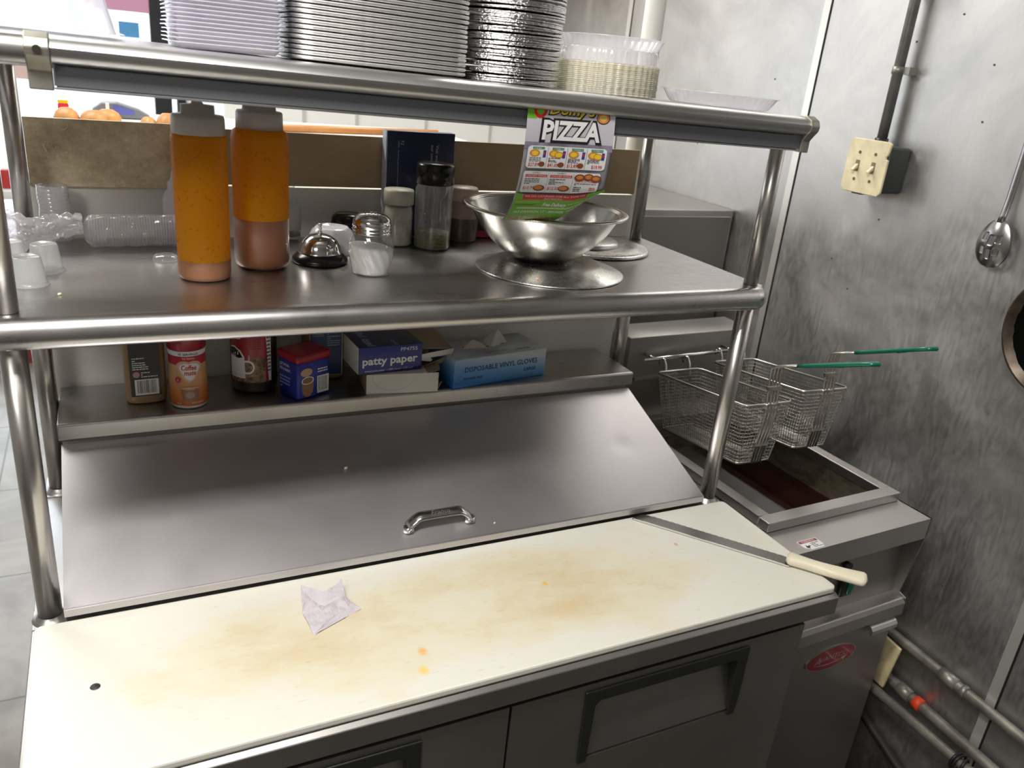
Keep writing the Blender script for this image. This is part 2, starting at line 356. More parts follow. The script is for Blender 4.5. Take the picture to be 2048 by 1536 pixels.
def tag(o, label, cat, group=None, kind=None):
    o['label'] = label; o['category'] = cat
    if group: o['group'] = group
    if kind: o['kind'] = kind
    return o
def struct(o): o['kind'] = 'structure'; return o
def circ(n=16, r=1, a0=0, a1=2 * PI, c=(0, 0), end=False):
    return [(c[0] + r * math.cos(a0 + (a1 - a0) * i / (n - 1 if end else n)), c[1] + r * math.sin(a0 + (a1 - a0) * i / (n - 1 if end else n))) for i in range(n)]
def rrect(x0, x1, y0, y1, r, n=5):
    out = []
    for cx, cy, a in ((x1 - r, y0 + r, -PI / 2), (x1 - r, y1 - r, 0), (x0 + r, y1 - r, PI / 2), (x0 + r, y0 + r, PI)):
        out += circ(n, r, a, a + PI / 2, (cx, cy), True)
    return out

# ------------------------------------------------------------------ printing: flat artwork mapped on a surface  P(u, v, h)
_txt = {}
def text_geo(s, bold=0.0, shear=0.0, space=1.0):
    key = (s, bold, shear, space)
    if key in _txt: return _txt[key]
    c = bpy.data.curves.new('t', 'FONT'); c.body = s; c.size = 1; c.offset = bold; c.shear = shear; c.fill_mode = 'FRONT'; c.resolution_u = 2; c.space_character = space
    o = bpy.data.objects.new('t', c); S.collection.objects.link(o); bpy.context.view_layer.update()
    me = bpy.data.meshes.new_from_object(o.evaluated_get(bpy.context.evaluated_depsgraph_get()))
    V = [(v.co.x, v.co.y) for v in me.vertices]; F = [tuple(p.vertices) for p in me.polygons]
    bpy.data.objects.remove(o); bpy.data.curves.remove(c); bpy.data.meshes.remove(me)
    if not V: V = [(0, 0)]
    x0 = min(v[0] for v in V); x1 = max(v[0] for v in V); y0 = min(v[1] for v in V); y1 = max(v[1] for v in V)
    _txt[key] = (V, F, x0, x1, y0, y1); return _txt[key]
class Art:
    """P(u, v, h): u right, v up in metres on the label, h above the surface"""
    def __init__(s, P): s.map = P; s.P = lambda u, v, h: (u, v, h); s.mb = MB(); s.mats = []; s.lv = 0
    def m(s, mat):
        if mat not in s.mats: s.mats.append(mat)
        return s.mats.index(mat)
    def h(s): s.lv += 1; return .00012 + .00004 * min(s.lv, 12) + .000012 * s.lv
    def rect(s, u0, v0, u1, v1, mat, n=1, nv=1, r=0):
        h = s.h()
        if r:
            def f(a, b):
                v = v0 + (v1 - v0) * b; d = min(b, 1 - b) * abs(v1 - v0); ins = r - math.sqrt(max(0, r * r - max(0, r - d) ** 2)); return s.P(u0 + ins + (u1 - u0 - 2 * ins) * a, v, h)
            s.mb.grid(f, 12, 16, s.m(mat), False); return
        s.mb.grid(lambda a, b: s.P(u0 + (u1 - u0) * a, v0 + (v1 - v0) * b, h), n, nv, s.m(mat), False)
    def poly(s, pts, mat):
        h = s.h(); s.mb.add([s.P(u, v, h) for u, v in pts], [tuple(range(len(pts)))], s.m(mat))
    def ell(s, cu, cv, ru, rv, mat, n=24, rot=0):
        s.poly([(cu + ru * math.cos(a) * math.cos(rot) - rv * math.sin(a) * math.sin(rot), cv + ru * math.cos(a) * math.sin(rot) + rv * math.sin(a) * math.cos(rot)) for a in [2 * PI * i / n for i in range(n)]], mat)
    def text(s, t, u, v, size, mat, w=None, bold=0.0, shear=0.0, align='L', rot=0, vert=None):
        V, F, x0, x1, y0, y1 = text_geo(t, bold, shear); h = s.h(); sx = size
        if w: sx = w / max(1e-6, (x1 - x0))
        ox = {'L': x0, 'C': (x0 + x1) / 2, 'R': x1}[align]; cr, sr = math.cos(rot), math.sin(rot)
        out = []
        for x, y in V:
            a = (x - ox) * sx; b = y * size; out.append(s.P(u + a * cr - b * sr, v + a * sr + b * cr, h))
        s.mb.add(out, F, s.m(mat))
    def lines(s, u0, u1, v0, v1, n, mat, t=.45, seed=1, nu=1):
        rd = random.Random(seed)
        for i in range(n):
            vv = v1 + (v0 - v1) * (i + .5) / n; hh = (v1 - v0) / n * t / 2; x = u0
            while x < u1 - .0008:
                wd = min(rd.uniform(.002, .006), u1 - x); s.rect(x, vv - hh, x + wd, vv + hh, mat); s.lv -= 1; x += wd + .0009
                if rd.random() < .06: break
        s.lv += 1
    def barcode(s, u0, v0, u1, v1, seed=3):
        s.rect(u0, v0, u1, v1, WHITE); rd = random.Random(seed); x = u0 + (u1 - u0) * .08; h0 = v0 + (v1 - v0) * .12
        while x < u1 - (u1 - u0) * .1:
            wd = rd.choice((.4, .8, 1.2)) * (u1 - u0) / 60; s.rect(x, h0, x + wd, v1 - (v1 - v0) * .06, INK); s.lv -= 1; x += wd + rd.choice((.5, .9, 1.3)) * (u1 - u0) / 60
        s.lv += 1
    def build(s, name, parent, world=False, cut=None):
        bm = bmesh.new(); lay = [bm.verts.new(p) for p in s.mb.v]
        for f, mi in zip(s.mb.f, s.mb.mi):
            try: q = bm.faces.new([lay[i] for i in f]); q.material_index = mi
            except ValueError: pass
        bmesh.ops.triangulate(bm, faces=[f for f in bm.faces if len(f.verts) > 4])
        if cut:
            for it in range(5):
                es = [e for e in bm.edges if (e.verts[0].co - e.verts[1].co).length > cut]
                if not es: break
                bmesh.ops.subdivide_edges(bm, edges=es, cuts=1, use_grid_fill=False); bmesh.ops.triangulate(bm, faces=bm.faces[:])
        for v in bm.verts: v.co = Vector(s.map(*v.co))
        mb = MB(); bm.verts.index_update(); mb.v = [tuple(v.co) for v in bm.verts]
        for f in bm.faces: mb.f.append(tuple(v.index for v in f.verts)); mb.mi.append(f.material_index); mb.sm.append(False)
        bm.free(); return mb.build(name, s.mats, parent, world=world, fixn=False)
def plane_map(o, ux, uy, nn):
    o, ux, uy, nn = Vector(o), Vector(ux).normalized(), Vector(uy).normalized(), Vector(nn).normalized()
    return lambda u, v, h: tuple(o + ux * u + uy * v + nn * h)
def cyl_map(r, a0, z0=0, ry=None, cx=0, cy=0):
    """u = arc length from angle a0 (increasing to the right for an outside viewer)"""
    rr = r
    def f(u, v, h):
        rad = rr(v) if callable(rr) else rr
        ref = rr(0) if callable(rr) else rr
        a = a0 + u / ref; return (cx + (rad + h) * math.cos(a), cy + ((rad if ry is None else ry) + h) * math.sin(a), z0 + v)
    return f

# ================================================================== THE SETTING
FL = -ZB
XW = 1.78
WALLP = plain('wall_panel_white', (.72, .72, .70), .5, bump=.3, bscale=8)
CEILM = plain('ceiling_white', (.52, .51, .49), .8)
mb = MB().box(-2.7, 1.9, .3, 4.0, FL - .05, FL, 0); mb.box(-2.7, 1.9, -2.1, .3, FL - .05, FL, 1)
struct(mb.build('floor', [TILE, plain('unseen_dark_floor', (.07, .062, .055), .5, var=.2, vscale=6)]))  # front part is unseen, made dark so the table doors reflect less light
struct(MB().box(-2.7, 1.9, -2.1, 4.0, CEIL, CEIL + .05).build('ceiling', CEILM))
def wall_right_fn():
    mb = MB().box(XW, XW + .06, -2.1, 2.5, FL, CEIL)
    o = mb.build('wall_right', WALLST); return struct(o)
wr = wall_right_fn()
# joint strips between the wall sheets, with the dark joint beside each
STRIP = plain('strip_metal', (.70, .69, .66), .35, .6)
for i, yy in enumerate((.885, -.022, 1.77, -.93)):
    mb = MB().box(XW - .003, XW, yy - .011, yy + .011, FL, CEIL, 0); mb.box(XW - .001, XW, yy - .015, yy - .011, FL, CEIL, 1)
    struct(mb.build('trim_%d' % (i + 1), [STRIP, DARK]))
struct(MB().box(-2.7, 1.9, -2.1, -2.0, FL, CEIL).build('wall_front', plain('front_wall_grey', (.16, .15, .145), .6)))
struct(MB().box(-2.7, -2.6, -2.0, 4.0, FL, CEIL).build('wall_left', plain('left_wall_cream', (.30, .29, .27), .6)))
struct(MB().box(.54, XW, 2.4, 2.48, FL, CEIL).build('wall_back', WALLP))
for i, xx in enumerate((.82, 1.02, 1.30, 1.58)):
    struct(MB().box(xx - .006, xx + .006, 2.396, 2.4, FL, CEIL).build('trim_%d' % (5 + i), plain('panel_joint', (.45, .45, .43), .5)))
struct(MB().box(.54, .60, 2.48, 3.9, FL, CEIL).build('wall_passage', WALLP))
# half wall behind the table, rough white paint with a wooden band
mb = MB().box(.012, 1.205, .772, .87, FL, .524); mb.box(.012, 1.205, .768, .772, .236, .262, 1)
struct(mb.build('wall_partition', [PAINT, WOOD], bev=.004))
struct(MB().rod((1.237, .835, FL), (1.237, .835, CEIL), .0225, 20).build('trim_9', PAINT))
# storefront
BAR = plain('window_bar_black', (.012, .013, .016), .4)
mb = MB()
for x0, x1 in ((-2.6, -2.52), (-1.35, -1.27), (.395, .475), (.50, .54)): mb.box(x0, x1, 3.88, 3.96, -.72, 1.45)
mb.box(-2.6, .54, 3.88, 3.96, 1.45, 1.52); mb.box(-2.6, .54, 3.88, 3.96, -.76, -.72)
wn = struct(mb.build('window_1', BAR))
PANE = clear('window_glass', alpha=.98, rough=.02)
g = MB().box(-2.52, .50, 3.915, 3.921, -.72, 1.45).build('pane', PANE, wn, world=False); g.location = (0, 0, 0)
struct(MB().box(-2.6, .60, 3.88, 3.98, 1.52, CEIL).build('wall_storefront', WALLP))
struct(MB().box(-2.6, .60, 3.88, 3.98, FL, -.76).build('trim_10', plain('bulkhead_red', (.20, .03, .025), .5)))
# street outside
struct(MB().box(-9, 9, 4.0, 14, FL - .12, FL - .05).build('street', plain('street_concrete', (.62, .62, .62), .9)))
FAC = plain('facade_white', (.80, .84, .88), .8)
fb = MB().box(-8, 8, 12, 12.6, FL - .05, 5, 0)
for i in range(-5, 6): fb.box(i * 1.5 - .10, i * 1.5 + .10, 11.96, 12, -.3, 1.1, 1)
struct(fb.build('wall_facade', [FAC, plain('facade_window', (.45, .68, .78), .6)]))

# ceiling lamp fixtures, two of them added to brighten the scene
for i, (lx, ly, sx, sy, wt, col) in enumerate(LIGHTS):
    where = ['over the cutting board', 'added unseen behind the camera as fill', 'over the serving side', 'added behind the half wall to brighten the right wall'][i]
    t = thing('ceiling_light', 'white rectangular ceiling light ' + where, 'ceiling light', (lx, ly, CEIL))
    MB().cbox(-sx / 2 - .03, sx / 2 + .03, -sy / 2 - .03, sy / 2 + .03, -.06, 0, .008).build('housing', plain('fixture_white', (.8, .8, .8), .5), t)
    e = bpy.data.materials.get('lamp_diffuser')
    if not e:
        e, nt, N, L, b = nodes('lamp_diffuser'); b.inputs['Emission Color'].default_value = (1, .97, .9, 1); b.inputs['Emission Strength'].default_value = 6.0
    MB().box(-sx / 2, sx / 2, -sy / 2, sy / 2, -.066, -.06).build('diffuser', e, t)

# sheets fixed above the half wall
tag(MB().box(.028, .30, .764, .771, .518, .626).build('metal_sheet', TARN, bev=.001), 'tarnished scratched brass-coloured metal sheet upright at the left end of the half wall', 'sheet')
tag(MB().box(.3005, 1.203, .765, .7715, .527, .622).build('backing_board', BROWNB, bev=.001), 'long flat brown board upright along the half wall behind the middle shelf', 'board')

# counter beyond the half wall, with breads and a stick lying on it
mb = MB().cbox(.05, 1.05, 1.15, 1.65, FL, .565, .006)
tag(mb.build('serving_counter', plain('counter_laminate', (.70, .68, .64), .4)), 'pale counter beyond the half wall holding breads', 'counter')
mb = MB(); mb.tube([(.47, 1.33, .5755), (.7, 1.335, .579), (.945, 1.34, .583)], .0095, 10)
tag(mb.build('wooden_stick', WOOD), 'orange wooden rod lying level on the counter beyond the half wall', 'stick')
BREAD = plain('bread_crust', (.52, .24, .07), .5, var=.45, vscale=22)
def bun(x, y, rx, ry, h, lab):
    m_ = MB(); prof = [(.001, h), (.45, h * .95), (.8, h * .72), (1, h * .35), (.93, 0), (.001, 0)]
    m_.lathe(prof, 20, fn=lambda a, z, i: 1 + .05 * math.sin(3 * a + x * 50)); m_.v = [(p[0] * rx, p[1] * ry, p[2]) for p in m_.v]
    return tag(m_.build('bread_roll', BREAD, loc=(x, y, .5655)), lab, 'bread', 'bread rolls on the far counter')
bun(.075, 1.30, .026, .04, .034, 'golden bread roll showing above the metal sheet, nearest the left upright')
bun(.128, 1.28, .030, .04, .033, 'reddish bread roll beside the golden one, above the metal sheet')
bun(.155, 1.38, .028, .04, .028, 'pale bread roll behind the reddish one above the metal sheet')
bun(.236, 1.28, .018, .03, .025, 'small bread roll between the grey car and the orange bottle')
bun(.275, 1.27, .026, .04, .036, 'rounded bread roll just left of the leftmost orange bottle')
t = thing('snack_pouch', 'small red pouch with a yellow top standing behind the breads', 'pouch', (.066, 1.42, .5655))
MB().prism(rrect(-.011, .011, 0, .032, .004), -.006, .006, 'y').build('pouch_body', plain('pouch_red', (.75, .02, .05), .4), t)
MB().box(-.0105, .0105, -.0055, .0055, .032, .039).build('pouch_top', plain('pouch_yellow', (.80, .60, .02), .4), t)
# shelf with a red box by the shop window
tag(MB().box(-1.3, -.20, 3.45, 3.8, FL + .0, .02).build('display_cabinet', plain('cabinet_white', (.72, .72, .70), .5)), 'white low cabinet under the shop window at the far left', 'cabinet') if False else None
t = thing('wall_ledge', 'pale ledge along the shop window seen at the far left', 'ledge', (-.7, 3.75, -.02))
MB().cbox(-.55, .5, -.12, .12, .0, .04, .005).build('ledge_board', plain('ledge_pale', (.70, .70, .68), .5), t)
for xx in (-.5, .45): MB().box(xx - .015, xx + .015, -.02, .02, FL + .02, 0).build('leg', BAR, t)
tag(MB().cbox(-.03, .03, -.03, .03, 0, .085, .004).build('red_box', plain('box_red', (.45, .03, .03), .5), loc=(-.268, 3.72, .0205)), 'small dark red box standing on the window ledge at the far left', 'box')
tag(MB().cbox(-.04, .04, -.03, .03, 0, .10, .006).build('blue_bin', plain('bin_blue', (.02, .12, .62), .5), loc=(-.33, 3.835, -.76)), 'blue box at the foot of the shop window seen between the left posts', 'box') if False else None
# posters on the shop window
def poster(x0, x1, z0, z1, col, lab, y=3.872):
    c = plain('poster_%s' % col[0], col[1], .6)
    return tag(MB().box(x0, x1, y - .002, y, z0, z1).build('window_poster', c), lab, 'poster')
poster(.12, .395, .84, 1.05, ('pink', (.85, .42, .60)), 'pink poster on the shop window above the pale blue one')
poster(.255, .345, .725, .795, ('sky', (.12, .42, .80)), 'small blue poster on the shop window beside the black bar')
poster(-.35, -.10, .50, .62, ('blush', (.85, .62, .58)), 'pale reddish poster on the shop window seen under the shelf edge')
t = thing('counter_dispenser', 'grey curved device with a blue panel standing behind the breads', 'device', (.165, 1.50, .5655))
MB().prism([(-.045, 0), (-.040, .020), (-.020, .034), (.012, .036), (.06, .022), (.085, .008), (.085, 0)], -.03, .03, 'y').build('device_body', plain('device_grey', (.16, .18, .20), .4), t, bev=.003)
MB().prism([(.004, .010), (.004, .031), (.024, .028), (.050, .018), (.050, .010)], -.0315, -.030, 'y').build('blue_panel', plain('device_blue', (.10, .12, .45), .3), t)
MB().box(-.012, -.004, -.0312, .03, .0, .0345).build('white_divider', WHITE, t)
# back cabinet and wooden panel at the right
t = thing('steel_cabinet', 'tall stainless cabinet against the right wall beyond the fryer', 'cabinet', (1.53, 1.3, FL))
MB().cbox(-.27, .245, -.225, .3, .0, .438 + ZB, .004).build('cabinet_body', STEEL_D, t)
MB().box(-.25, .235, -.229, -.225, .1, .42 + ZB).build('door', STEEL_D, t, bev=.002)
t = thing('wooden_cabinet', 'orange-brown wooden cabinet with a dark side hung high at the back', 'cabinet', (1.50, 2.25, 1.02))
MB().box(-.02, .085, -.14, .14, 0, .75).build('cabinet_front', plain('cabinet_wood', (.40, .19, .06), .5, var=.15, vscale=12), t, bev=.003)
MB().box(-.08, -.021, -.14, .14, 0, .75).build('cabinet_side', plain('cabinet_dark', (.03, .025, .02), .6), t)

# ================================================================== PREP TABLE
t = thing('sandwich_prep_table', 'stainless sandwich prep refrigerator with two doors and a sloped lid', 'prep table', (.58, .38, FL))
prep = t
MB().cbox(.0, 1.147, .03, .765, -.80, -.0305, .004).build('cabinet_body', STEEL_D, t, world=True)
MB().cbox(-.004, 1.20, .0, .766, -.030, -.0125, .002).build('deck', STEEL, t, world=True)
mb = MB().prism([(-.002, -.014), (-.010, -.018), (-.010, -.050), (-.004, -.056), (.03, -.056), (.03, -.014)], -.004, 1.203)
mb.build('front_apron', STEEL_D, t, world=True, bev=.0015)
for k, (a, b_) in enumerate(((.005, .5865), (.5905, 1.143))):
    hx0, hx1 = (.145, .451) if k == 0 else (.718, 1.019)
    z1, z0, zt_, zb = -.062, -.74, -.080, -.208
    mb = MB()
    # door front with an opening for the recessed handle
    for (xa, xb, za, zb_) in ((a, b_, z0, zb), (a, b_, zt_, z1), (a, hx0, zb, zt_), (hx1, b_, zb, zt_)):
        mb.box(xa, xb, -.004, .029, za, zb_)
    d = mb.build('door', STEEL_D, t, world=True)
    # sloping inner plate
    mb = MB().add([(hx0, -.0035, zb + .006), (hx1, -.0035, zb + .006), (hx1, .024, zt_), (hx0, .024, zt_), (hx0, .001, zb), (hx1, .001, zb), (hx1, .028, zt_), (hx0, .028, zt_)],
                  [(0, 1, 2, 3), (7, 6, 5, 4), (0, 4, 5, 1), (3, 2, 6, 7), (0, 3, 7, 4), (1, 5, 6, 2)])
    p = mb.build('handle_plate', STEEL_D, None); p.location = (0, 0, 0); p.parent = d
    for v in p.data.vertices: v.co -= Vector((.58, .38, FL))
    # black frame: top bar and two tapering legs, standing slightly proud
    mb = MB()
    fr = [(hx0 - .006, zt_ + .006), (hx1 + .006, zt_ + .006), (hx1 + .006, zt_ - .10), (hx1 + .003, zb - .006), (hx1 - .012, zb - .006), (hx1 - .014, zt_ - .022), (hx1 - .020, zt_ - .016),
          (hx0 + .022, zt_ - .016), (hx0 + .014, zt_ - .024), (hx0 + .012, zb - .006), (hx0 - .003, zb - .006)]
    mb.prism(fr, -.0075, -.0042, 'y')
    for hx, s_ in ((hx0, 1), (hx1, -1)):      # inner cheeks of the recess
        xx = hx + s_ * .006
        mb.prism([(-.004, zb), (-.004, zt_), (.028, zt_)], min(xx, xx + s_ * .006), max(xx, xx + s_ * .006), 'x')
    mb.box(hx0, hx1, -.004, .028, zt_ - .006, zt_)
    p = mb.build('handle', BLACK, None, bev=.002); p.location = (0, 0, 0); p.parent = d
    for v in p.data.vertices: v.co -= Vector((.58, .38, FL))
for x in (.06, 1.08):
    for y in (.09, .70):
        c = MB().rod((x - .012, y, -.885), (x + .012, y, -.885), .034, 20); c.cbox(x - .02, x + .02, y - .02, y + .02, -.885, -.80, .004)
        c.build('caster', BLACK, t, world=True)
# sloped hood
hs = [(.308, -.0123), (.308, .002), (.608, .120), (.612, .134), (.760, .134), (.760, -.0123)]
MB().prism(hs, .0395, 1.1455).build('hood_base', STEEL_D, t, world=True)
mb = MB().prism([(.600, .1345), (.600, .1605), (.604, .1635), (.764, .1635), (.764, .1345)], .035, 1.156)
mb.build('rear_ledge', STEEL_SH, t, world=True, bev=.0015)
def lidz(y): return .020 + (y - .298) * .365
def lidfn(u, v):
    x = .0385 + 1.107 * u; y = .298 + .299 * v; z = lidz(y)
    for cx, cy, am, rd in ((1.045, .445, .0012, .018),):
        z -= am * math.exp(-((x - cx) ** 2 + (y - cy) ** 2) / rd ** 2)
    return (x, y, z)
mb = MB().grid(lidfn, 90, 26)
mb.prism([(.2985, .0195), (.296, .0185), (.2955, .008), (.2985, .0065), (.306, .0065), (.306, .0205)], .0385, 1.1455, 'x')
mb.prism([(.2985, .0195), (.597, lidz(.597) - .0004), (.597, lidz(.597) - .006), (.304, .010)], .0383, .0405, 'x')
mb.prism([(.2985, .0195), (.597, lidz(.597) - .0004), (.597, lidz(.597) - .006), (.304, .010)], 1.1437, 1.1457, 'x')
lid = mb.build('lid', STEEL_LID, t, world=True, fixn=True)
# lid handle
hb = MB()
def ly(y, dz): return (y, lidz(y) + dz)
hc = .331
pts = []
for i in range(21):
    q = i / 20; x = .545 + .116 * q; up = .004 + .019 * min(1, math.sin(PI * q) * 1.9) ** .8; pts.append((x, hc, lidz(hc) + up))
sec = [(-.008, -.0012), (.008, -.0012), (.009, .0012), (.005, .0032), (-.005, .0032), (-.009, .0012)]
vs = []; n = len(sec)
for i, P_ in enumerate(pts):
    a = Vector(pts[max(0, i - 1)]); b2 = Vector(pts[min(20, i + 1)]); tg = (b2 - a).normalized(); nn = Vector((-tg.z, 0, tg.x)); wd = 1 + .25 * abs(i / 10 - 1) ** 3
    for u, v in sec: vs.append(Vector(P_) + Vector((0, u * wd, u * wd * .34)) + nn * v)
hb.add(vs, [(i * n + k, i * n + (k + 1) % n, (i + 1) * n + (k + 1) % n, (i + 1) * n + k) for i in range(20) for k in range(n)] + [tuple(range(n)), tuple(range(20 * n, 21 * n))[::-1]], 0, True)
for x in (.5475, .6585): hb.rod((x, hc, lidz(hc) - .0005), (x, hc, lidz(hc) + .008), .0105, 16, r2=.0085)
hd = hb.build('lid_handle', CHROME2, None); hd.location = (0, 0, 0); hd.parent = lid
for v in hd.data.vertices: v.co -= Vector((.58, .38, FL))
ar = Art(plane_map((.603 - .58, hc - .006 - .38, lidz(hc) + .0262 - FL), (1, 0, .0), (0, 1, .365), (0, -.34, 1)))
ar.text('Franus', 0, .001, .013, plain('embossed', (.85, .80, .72), .25, .9), align='C', shear=.3)
p = ar.build('embossed_lettering', lid)

# cutting board
mb = MB(); mb.prism(rrect(.001, 1.2, -.003, .299, .010, 6), -.0118, 0, 'z')
cb = mb.build('cutting_board', BOARD, bev=.003); cb.location = (0, 0, ZB)
tag(cb, 'long white plastic cutting board with yellow stains on the front of the prep table', 'cutting board')
p = MB().lathe([(.0001, .0006), (.0058, .0006), (.0062, 0)], 20, (.075, .151, 0)).build('screw', plain('screw_dark', (.03, .03, .035), .5), None); p.location = (0, 0, 0); p.parent = cb

# crumpled tissue
t = thing('crumpled_tissue', 'crumpled piece of thin white paper on the cutting board', 'paper', (.385, .205, 0))
mb = MB()
def V3(x, y, z): return (x - .385, y - .205, z)
rd = random.Random(4)
A = V3(.352, .252, .022); B = V3(.345, .208, .006); C_ = V3(.350, .158, .002); D_ = V3(.428, .193, .002); E_ = V3(.412, .222, .010)
F_ = V3(.405, .243, .018); G = V3(.413, .250, .020); H_ = V3(.382, .232, .016); I_ = V3(.378, .214, .005); J_ = V3(.388, .205, .011); K_ = V3(.372, .200, .008); L_ = V3(.362, .228, .010)
Mx = V3(.395, .190, .006); Nn = V3(.372, .176, .007)
mb.add([A, B, C_, D_, E_, F_, G, H_, I_, J_, K_, L_, Mx, Nn],
       [(0, 1, 11), (0, 11, 7), (7, 11, 8), (7, 8, 4), (7, 4, 5), (5, 4, 6), (1, 10, 11), (11, 10, 8), (8, 10, 9), (8, 9, 4), (9, 12, 4), (4, 12, 3), (10, 13, 9), (9, 13, 12), (1, 13, 10), (1, 2, 13), (13, 2, 12), (12, 2, 3)], 0, False)
o = mb.build('paper_sheet', PAPERW, t)
sd = o.modifiers.new('s', 'SUBSURF'); sd.levels = sd.render_levels = 3; sd.subdivision_type = 'SIMPLE'
tx = bpy.data.textures.new('crumple', 'CLOUDS'); tx.noise_scale = .018
dm = o.modifiers.new('d', 'DISPLACE'); dm.texture = tx; dm.strength = .009; dm.mid_level = .35
sl = o.modifiers.new('solid', 'SOLIDIFY'); sl.thickness = .0003

# knife
K0 = Vector((.985, .2985, 0)); K1 = Vector((1.160, .086, 0)); dk = (K1 - K0).normalized(); nk = Vector((-dk.y, dk.x, 0)) * -1
ang = math.atan2(dk.y, dk.x)
t = thing('bread_knife', 'serrated bread knife with an ivory plastic handle lying over the board corner', 'knife', (K0.x, K0.y, 0.001), ang)
Lb = (K1 - K0).length + .012; mb = MB()
top = []; nS = 44
for i in range(nS + 1):
    x = .012 + (Lb - .03) * i / nS; top.append((x, .0165 + (-.0012 if i % 2 else 0) - .004 * max(0, 1 - i / 4)))
poly = [(0, -.0125)] + [(Lb, -.0125), (Lb, .014)] + top[::-1]
mb.prism(poly, .0006, .0024, 'z'); o = mb.build('blade', plain('knife_steel', (.22, .21, .205), .42, 1, var=.1), t)
mb = MB().box(.003, Lb, -.0132, -.0120, .0004, .0030); mb.build('spine', plain('spine_steel', (.75, .74, .72), .2, 1), t)
def hfn(u, v):
    x = Lb - .008 + .135 * u; a = 2 * PI * v
    wy = .0155 - .004 * math.sin(PI * min(1, u * 1.6)) + .004 * max(0, u - .7) / .3; wz = .0095 - .0015 * u
    e = 1.0 if .02 < u < .98 else 0
    cap = math.sqrt(max(0, 1 - max(0, (u - .93) / .07) ** 2)) * math.sqrt(max(0, 1 - max(0, (.06 - u) / .06) ** 2) * .75 + .25)
    cy = -.004 * math.sin(PI * u) + (.004 * u)
    c, s_ = math.cos(a), math.sin(a)
    return (x, cy + wy * cap * (abs(c) ** .7 * (1 if c > 0 else -1)), .0105 + wz * cap * (abs(s_) ** .8 * (1 if s_ > 0 else -1)))
MB().grid(hfn, 34, 20).build('handle', KWHITE, t)

# ================================================================== DOUBLE OVERSHELF
ZM, ZT = .4392, .757; TILT = .0189
sh = thing('double_overshelf', 'stainless two-tier overshelf on round posts standing on the prep table', 'shelf', (.6, .52, -.012))
SZ = -.012
PX = (.019, 1.183); PY = (.328, .707)
def topz(x): return ZT - TILT * x
for x in PX:
    for y in PY:
        MB().rod((x, y, -.0122), (x, y, ZM - .018), .0155, 24).build('post', TUBE, sh, world=True)
        MB().rod((x, y, ZM + .0005), (x, y, topz(x) - .016), .0130, 24).build('post', TUBE, sh, world=True)
        f = MB().lathe([(.0158, .010), (.0195, .004), (.024, .0015), (.024, 0)], 20, (x, y, -.0122)); f.box(x - .022, x + .022, y - .022, y + .022, -.0123, -.0108)
        f.build('foot_plate', STEEL, sh, world=True)
def shelf(name, z0, x0, x1, yf, yb, rr, tilt=0):
    """sheet with a rolled tubular front edge whose right end curves back"""
    poly = [(yb, z0), (yf + .004, z0)]
    c = (yf, z0 - rr)
    arc = circ(20, rr, PI / 2, PI * 2 - .5, c, True); poly += arc
    poly += [(c[0] + rr * .80, c[1] - rr * .2), (yf + .03, z0 - .014), (yf + .032, z0 - .0035), (yb - .03, z0 - .0035), (yb - .03, z0 - .014), (yb - .004, z0 - .016), (yb, z0 - .016)]
    mb = MB(); n = len(poly); xs = [x0, (x0 + x1) / 2, x1 - .03, x1 - .02, x1 - .012, x1 - .006, x1 - .002, x1]
    vs = []
    for x in xs:
        q = max(0, (x - (x1 - .03)) / .03); sh_ = .012 * q ** 2.2
        shr = 1 - .25 * q ** 3
        for y, z in poly:
            yy = y; zz = z
            if y <= yf + rr: yy = c[0] + (y - c[0]) * shr + sh_; zz = c[1] + (z - c[1]) * shr if y < yf - .0 or z < z0 - .004 else z
            vs.append((x, yy, zz - tilt * x))
    mb.add(vs, [(i * n + k, i * n + (k + 1) % n, (i + 1) * n + (k + 1) % n, (i + 1) * n + k) for i in range(len(xs) - 1) for k in range(n)], 0, True)
    mb.add([vs[k] for k in range(n)], [tuple(range(n))]); mb.add([vs[-n + k] for k in range(n)], [tuple(range(n))[::-1]])
    o = mb.build(name, STEEL_SH, sh, world=True)
    es = o.modifiers.new('e', 'EDGE_SPLIT'); es.split_angle = .6
    return o
shelf('middle_shelf', ZM - .0001, -.045, 1.203, .306, .735, .0205)
shelf('top_shelf', ZT, -.06, 1.19, .290, .735, .0165, TILT)
# ticket rail
rp = [(.290, .0005), (.276, -.0005), (.2665, -.005), (.2625, -.011), (.2635, -.019), (.2690, -.0245), (.2760, -.0275), (.2795, -.0285), (.2795, -.0500), (.2765, -.0515), (.2765, -.0535), (.2815, -.0535), (.2830, -.050), (.2830, -.028), (.2750, -.015), (.284, -.003)]
def sheared(mb, z0): mb.v = [(x, y, z + z0 - TILT * x) for x, y, z in mb.v]; return mb
mb = MB().prism(rp, .098, 1.181, 'x', smooth=True)
tr = sheared(mb, ZT).build('ticket_rail', ALU, sh, world=True); es = tr.modifiers.new('e', 'EDGE_SPLIT'); es.split_angle = .7
br = [(.292, .003), (.275, .003), (.263, -.003), (.259, -.012), (.2605, -.020), (.268, -.028), (.2745, -.036), (.2745, -.055), (.290, -.055), (.290, -.032)]
o = sheared(MB().box(.100, 1.179, .2778, .2790, -.0495, -.0290), ZT).build('ticket_strip', plain('strip_slate', (.17, .175, .19), .45, .6), None); o.location = (0, 0, 0); o.parent = tr
for v in o.data.vertices: v.co -= Vector((.6, .52, SZ))
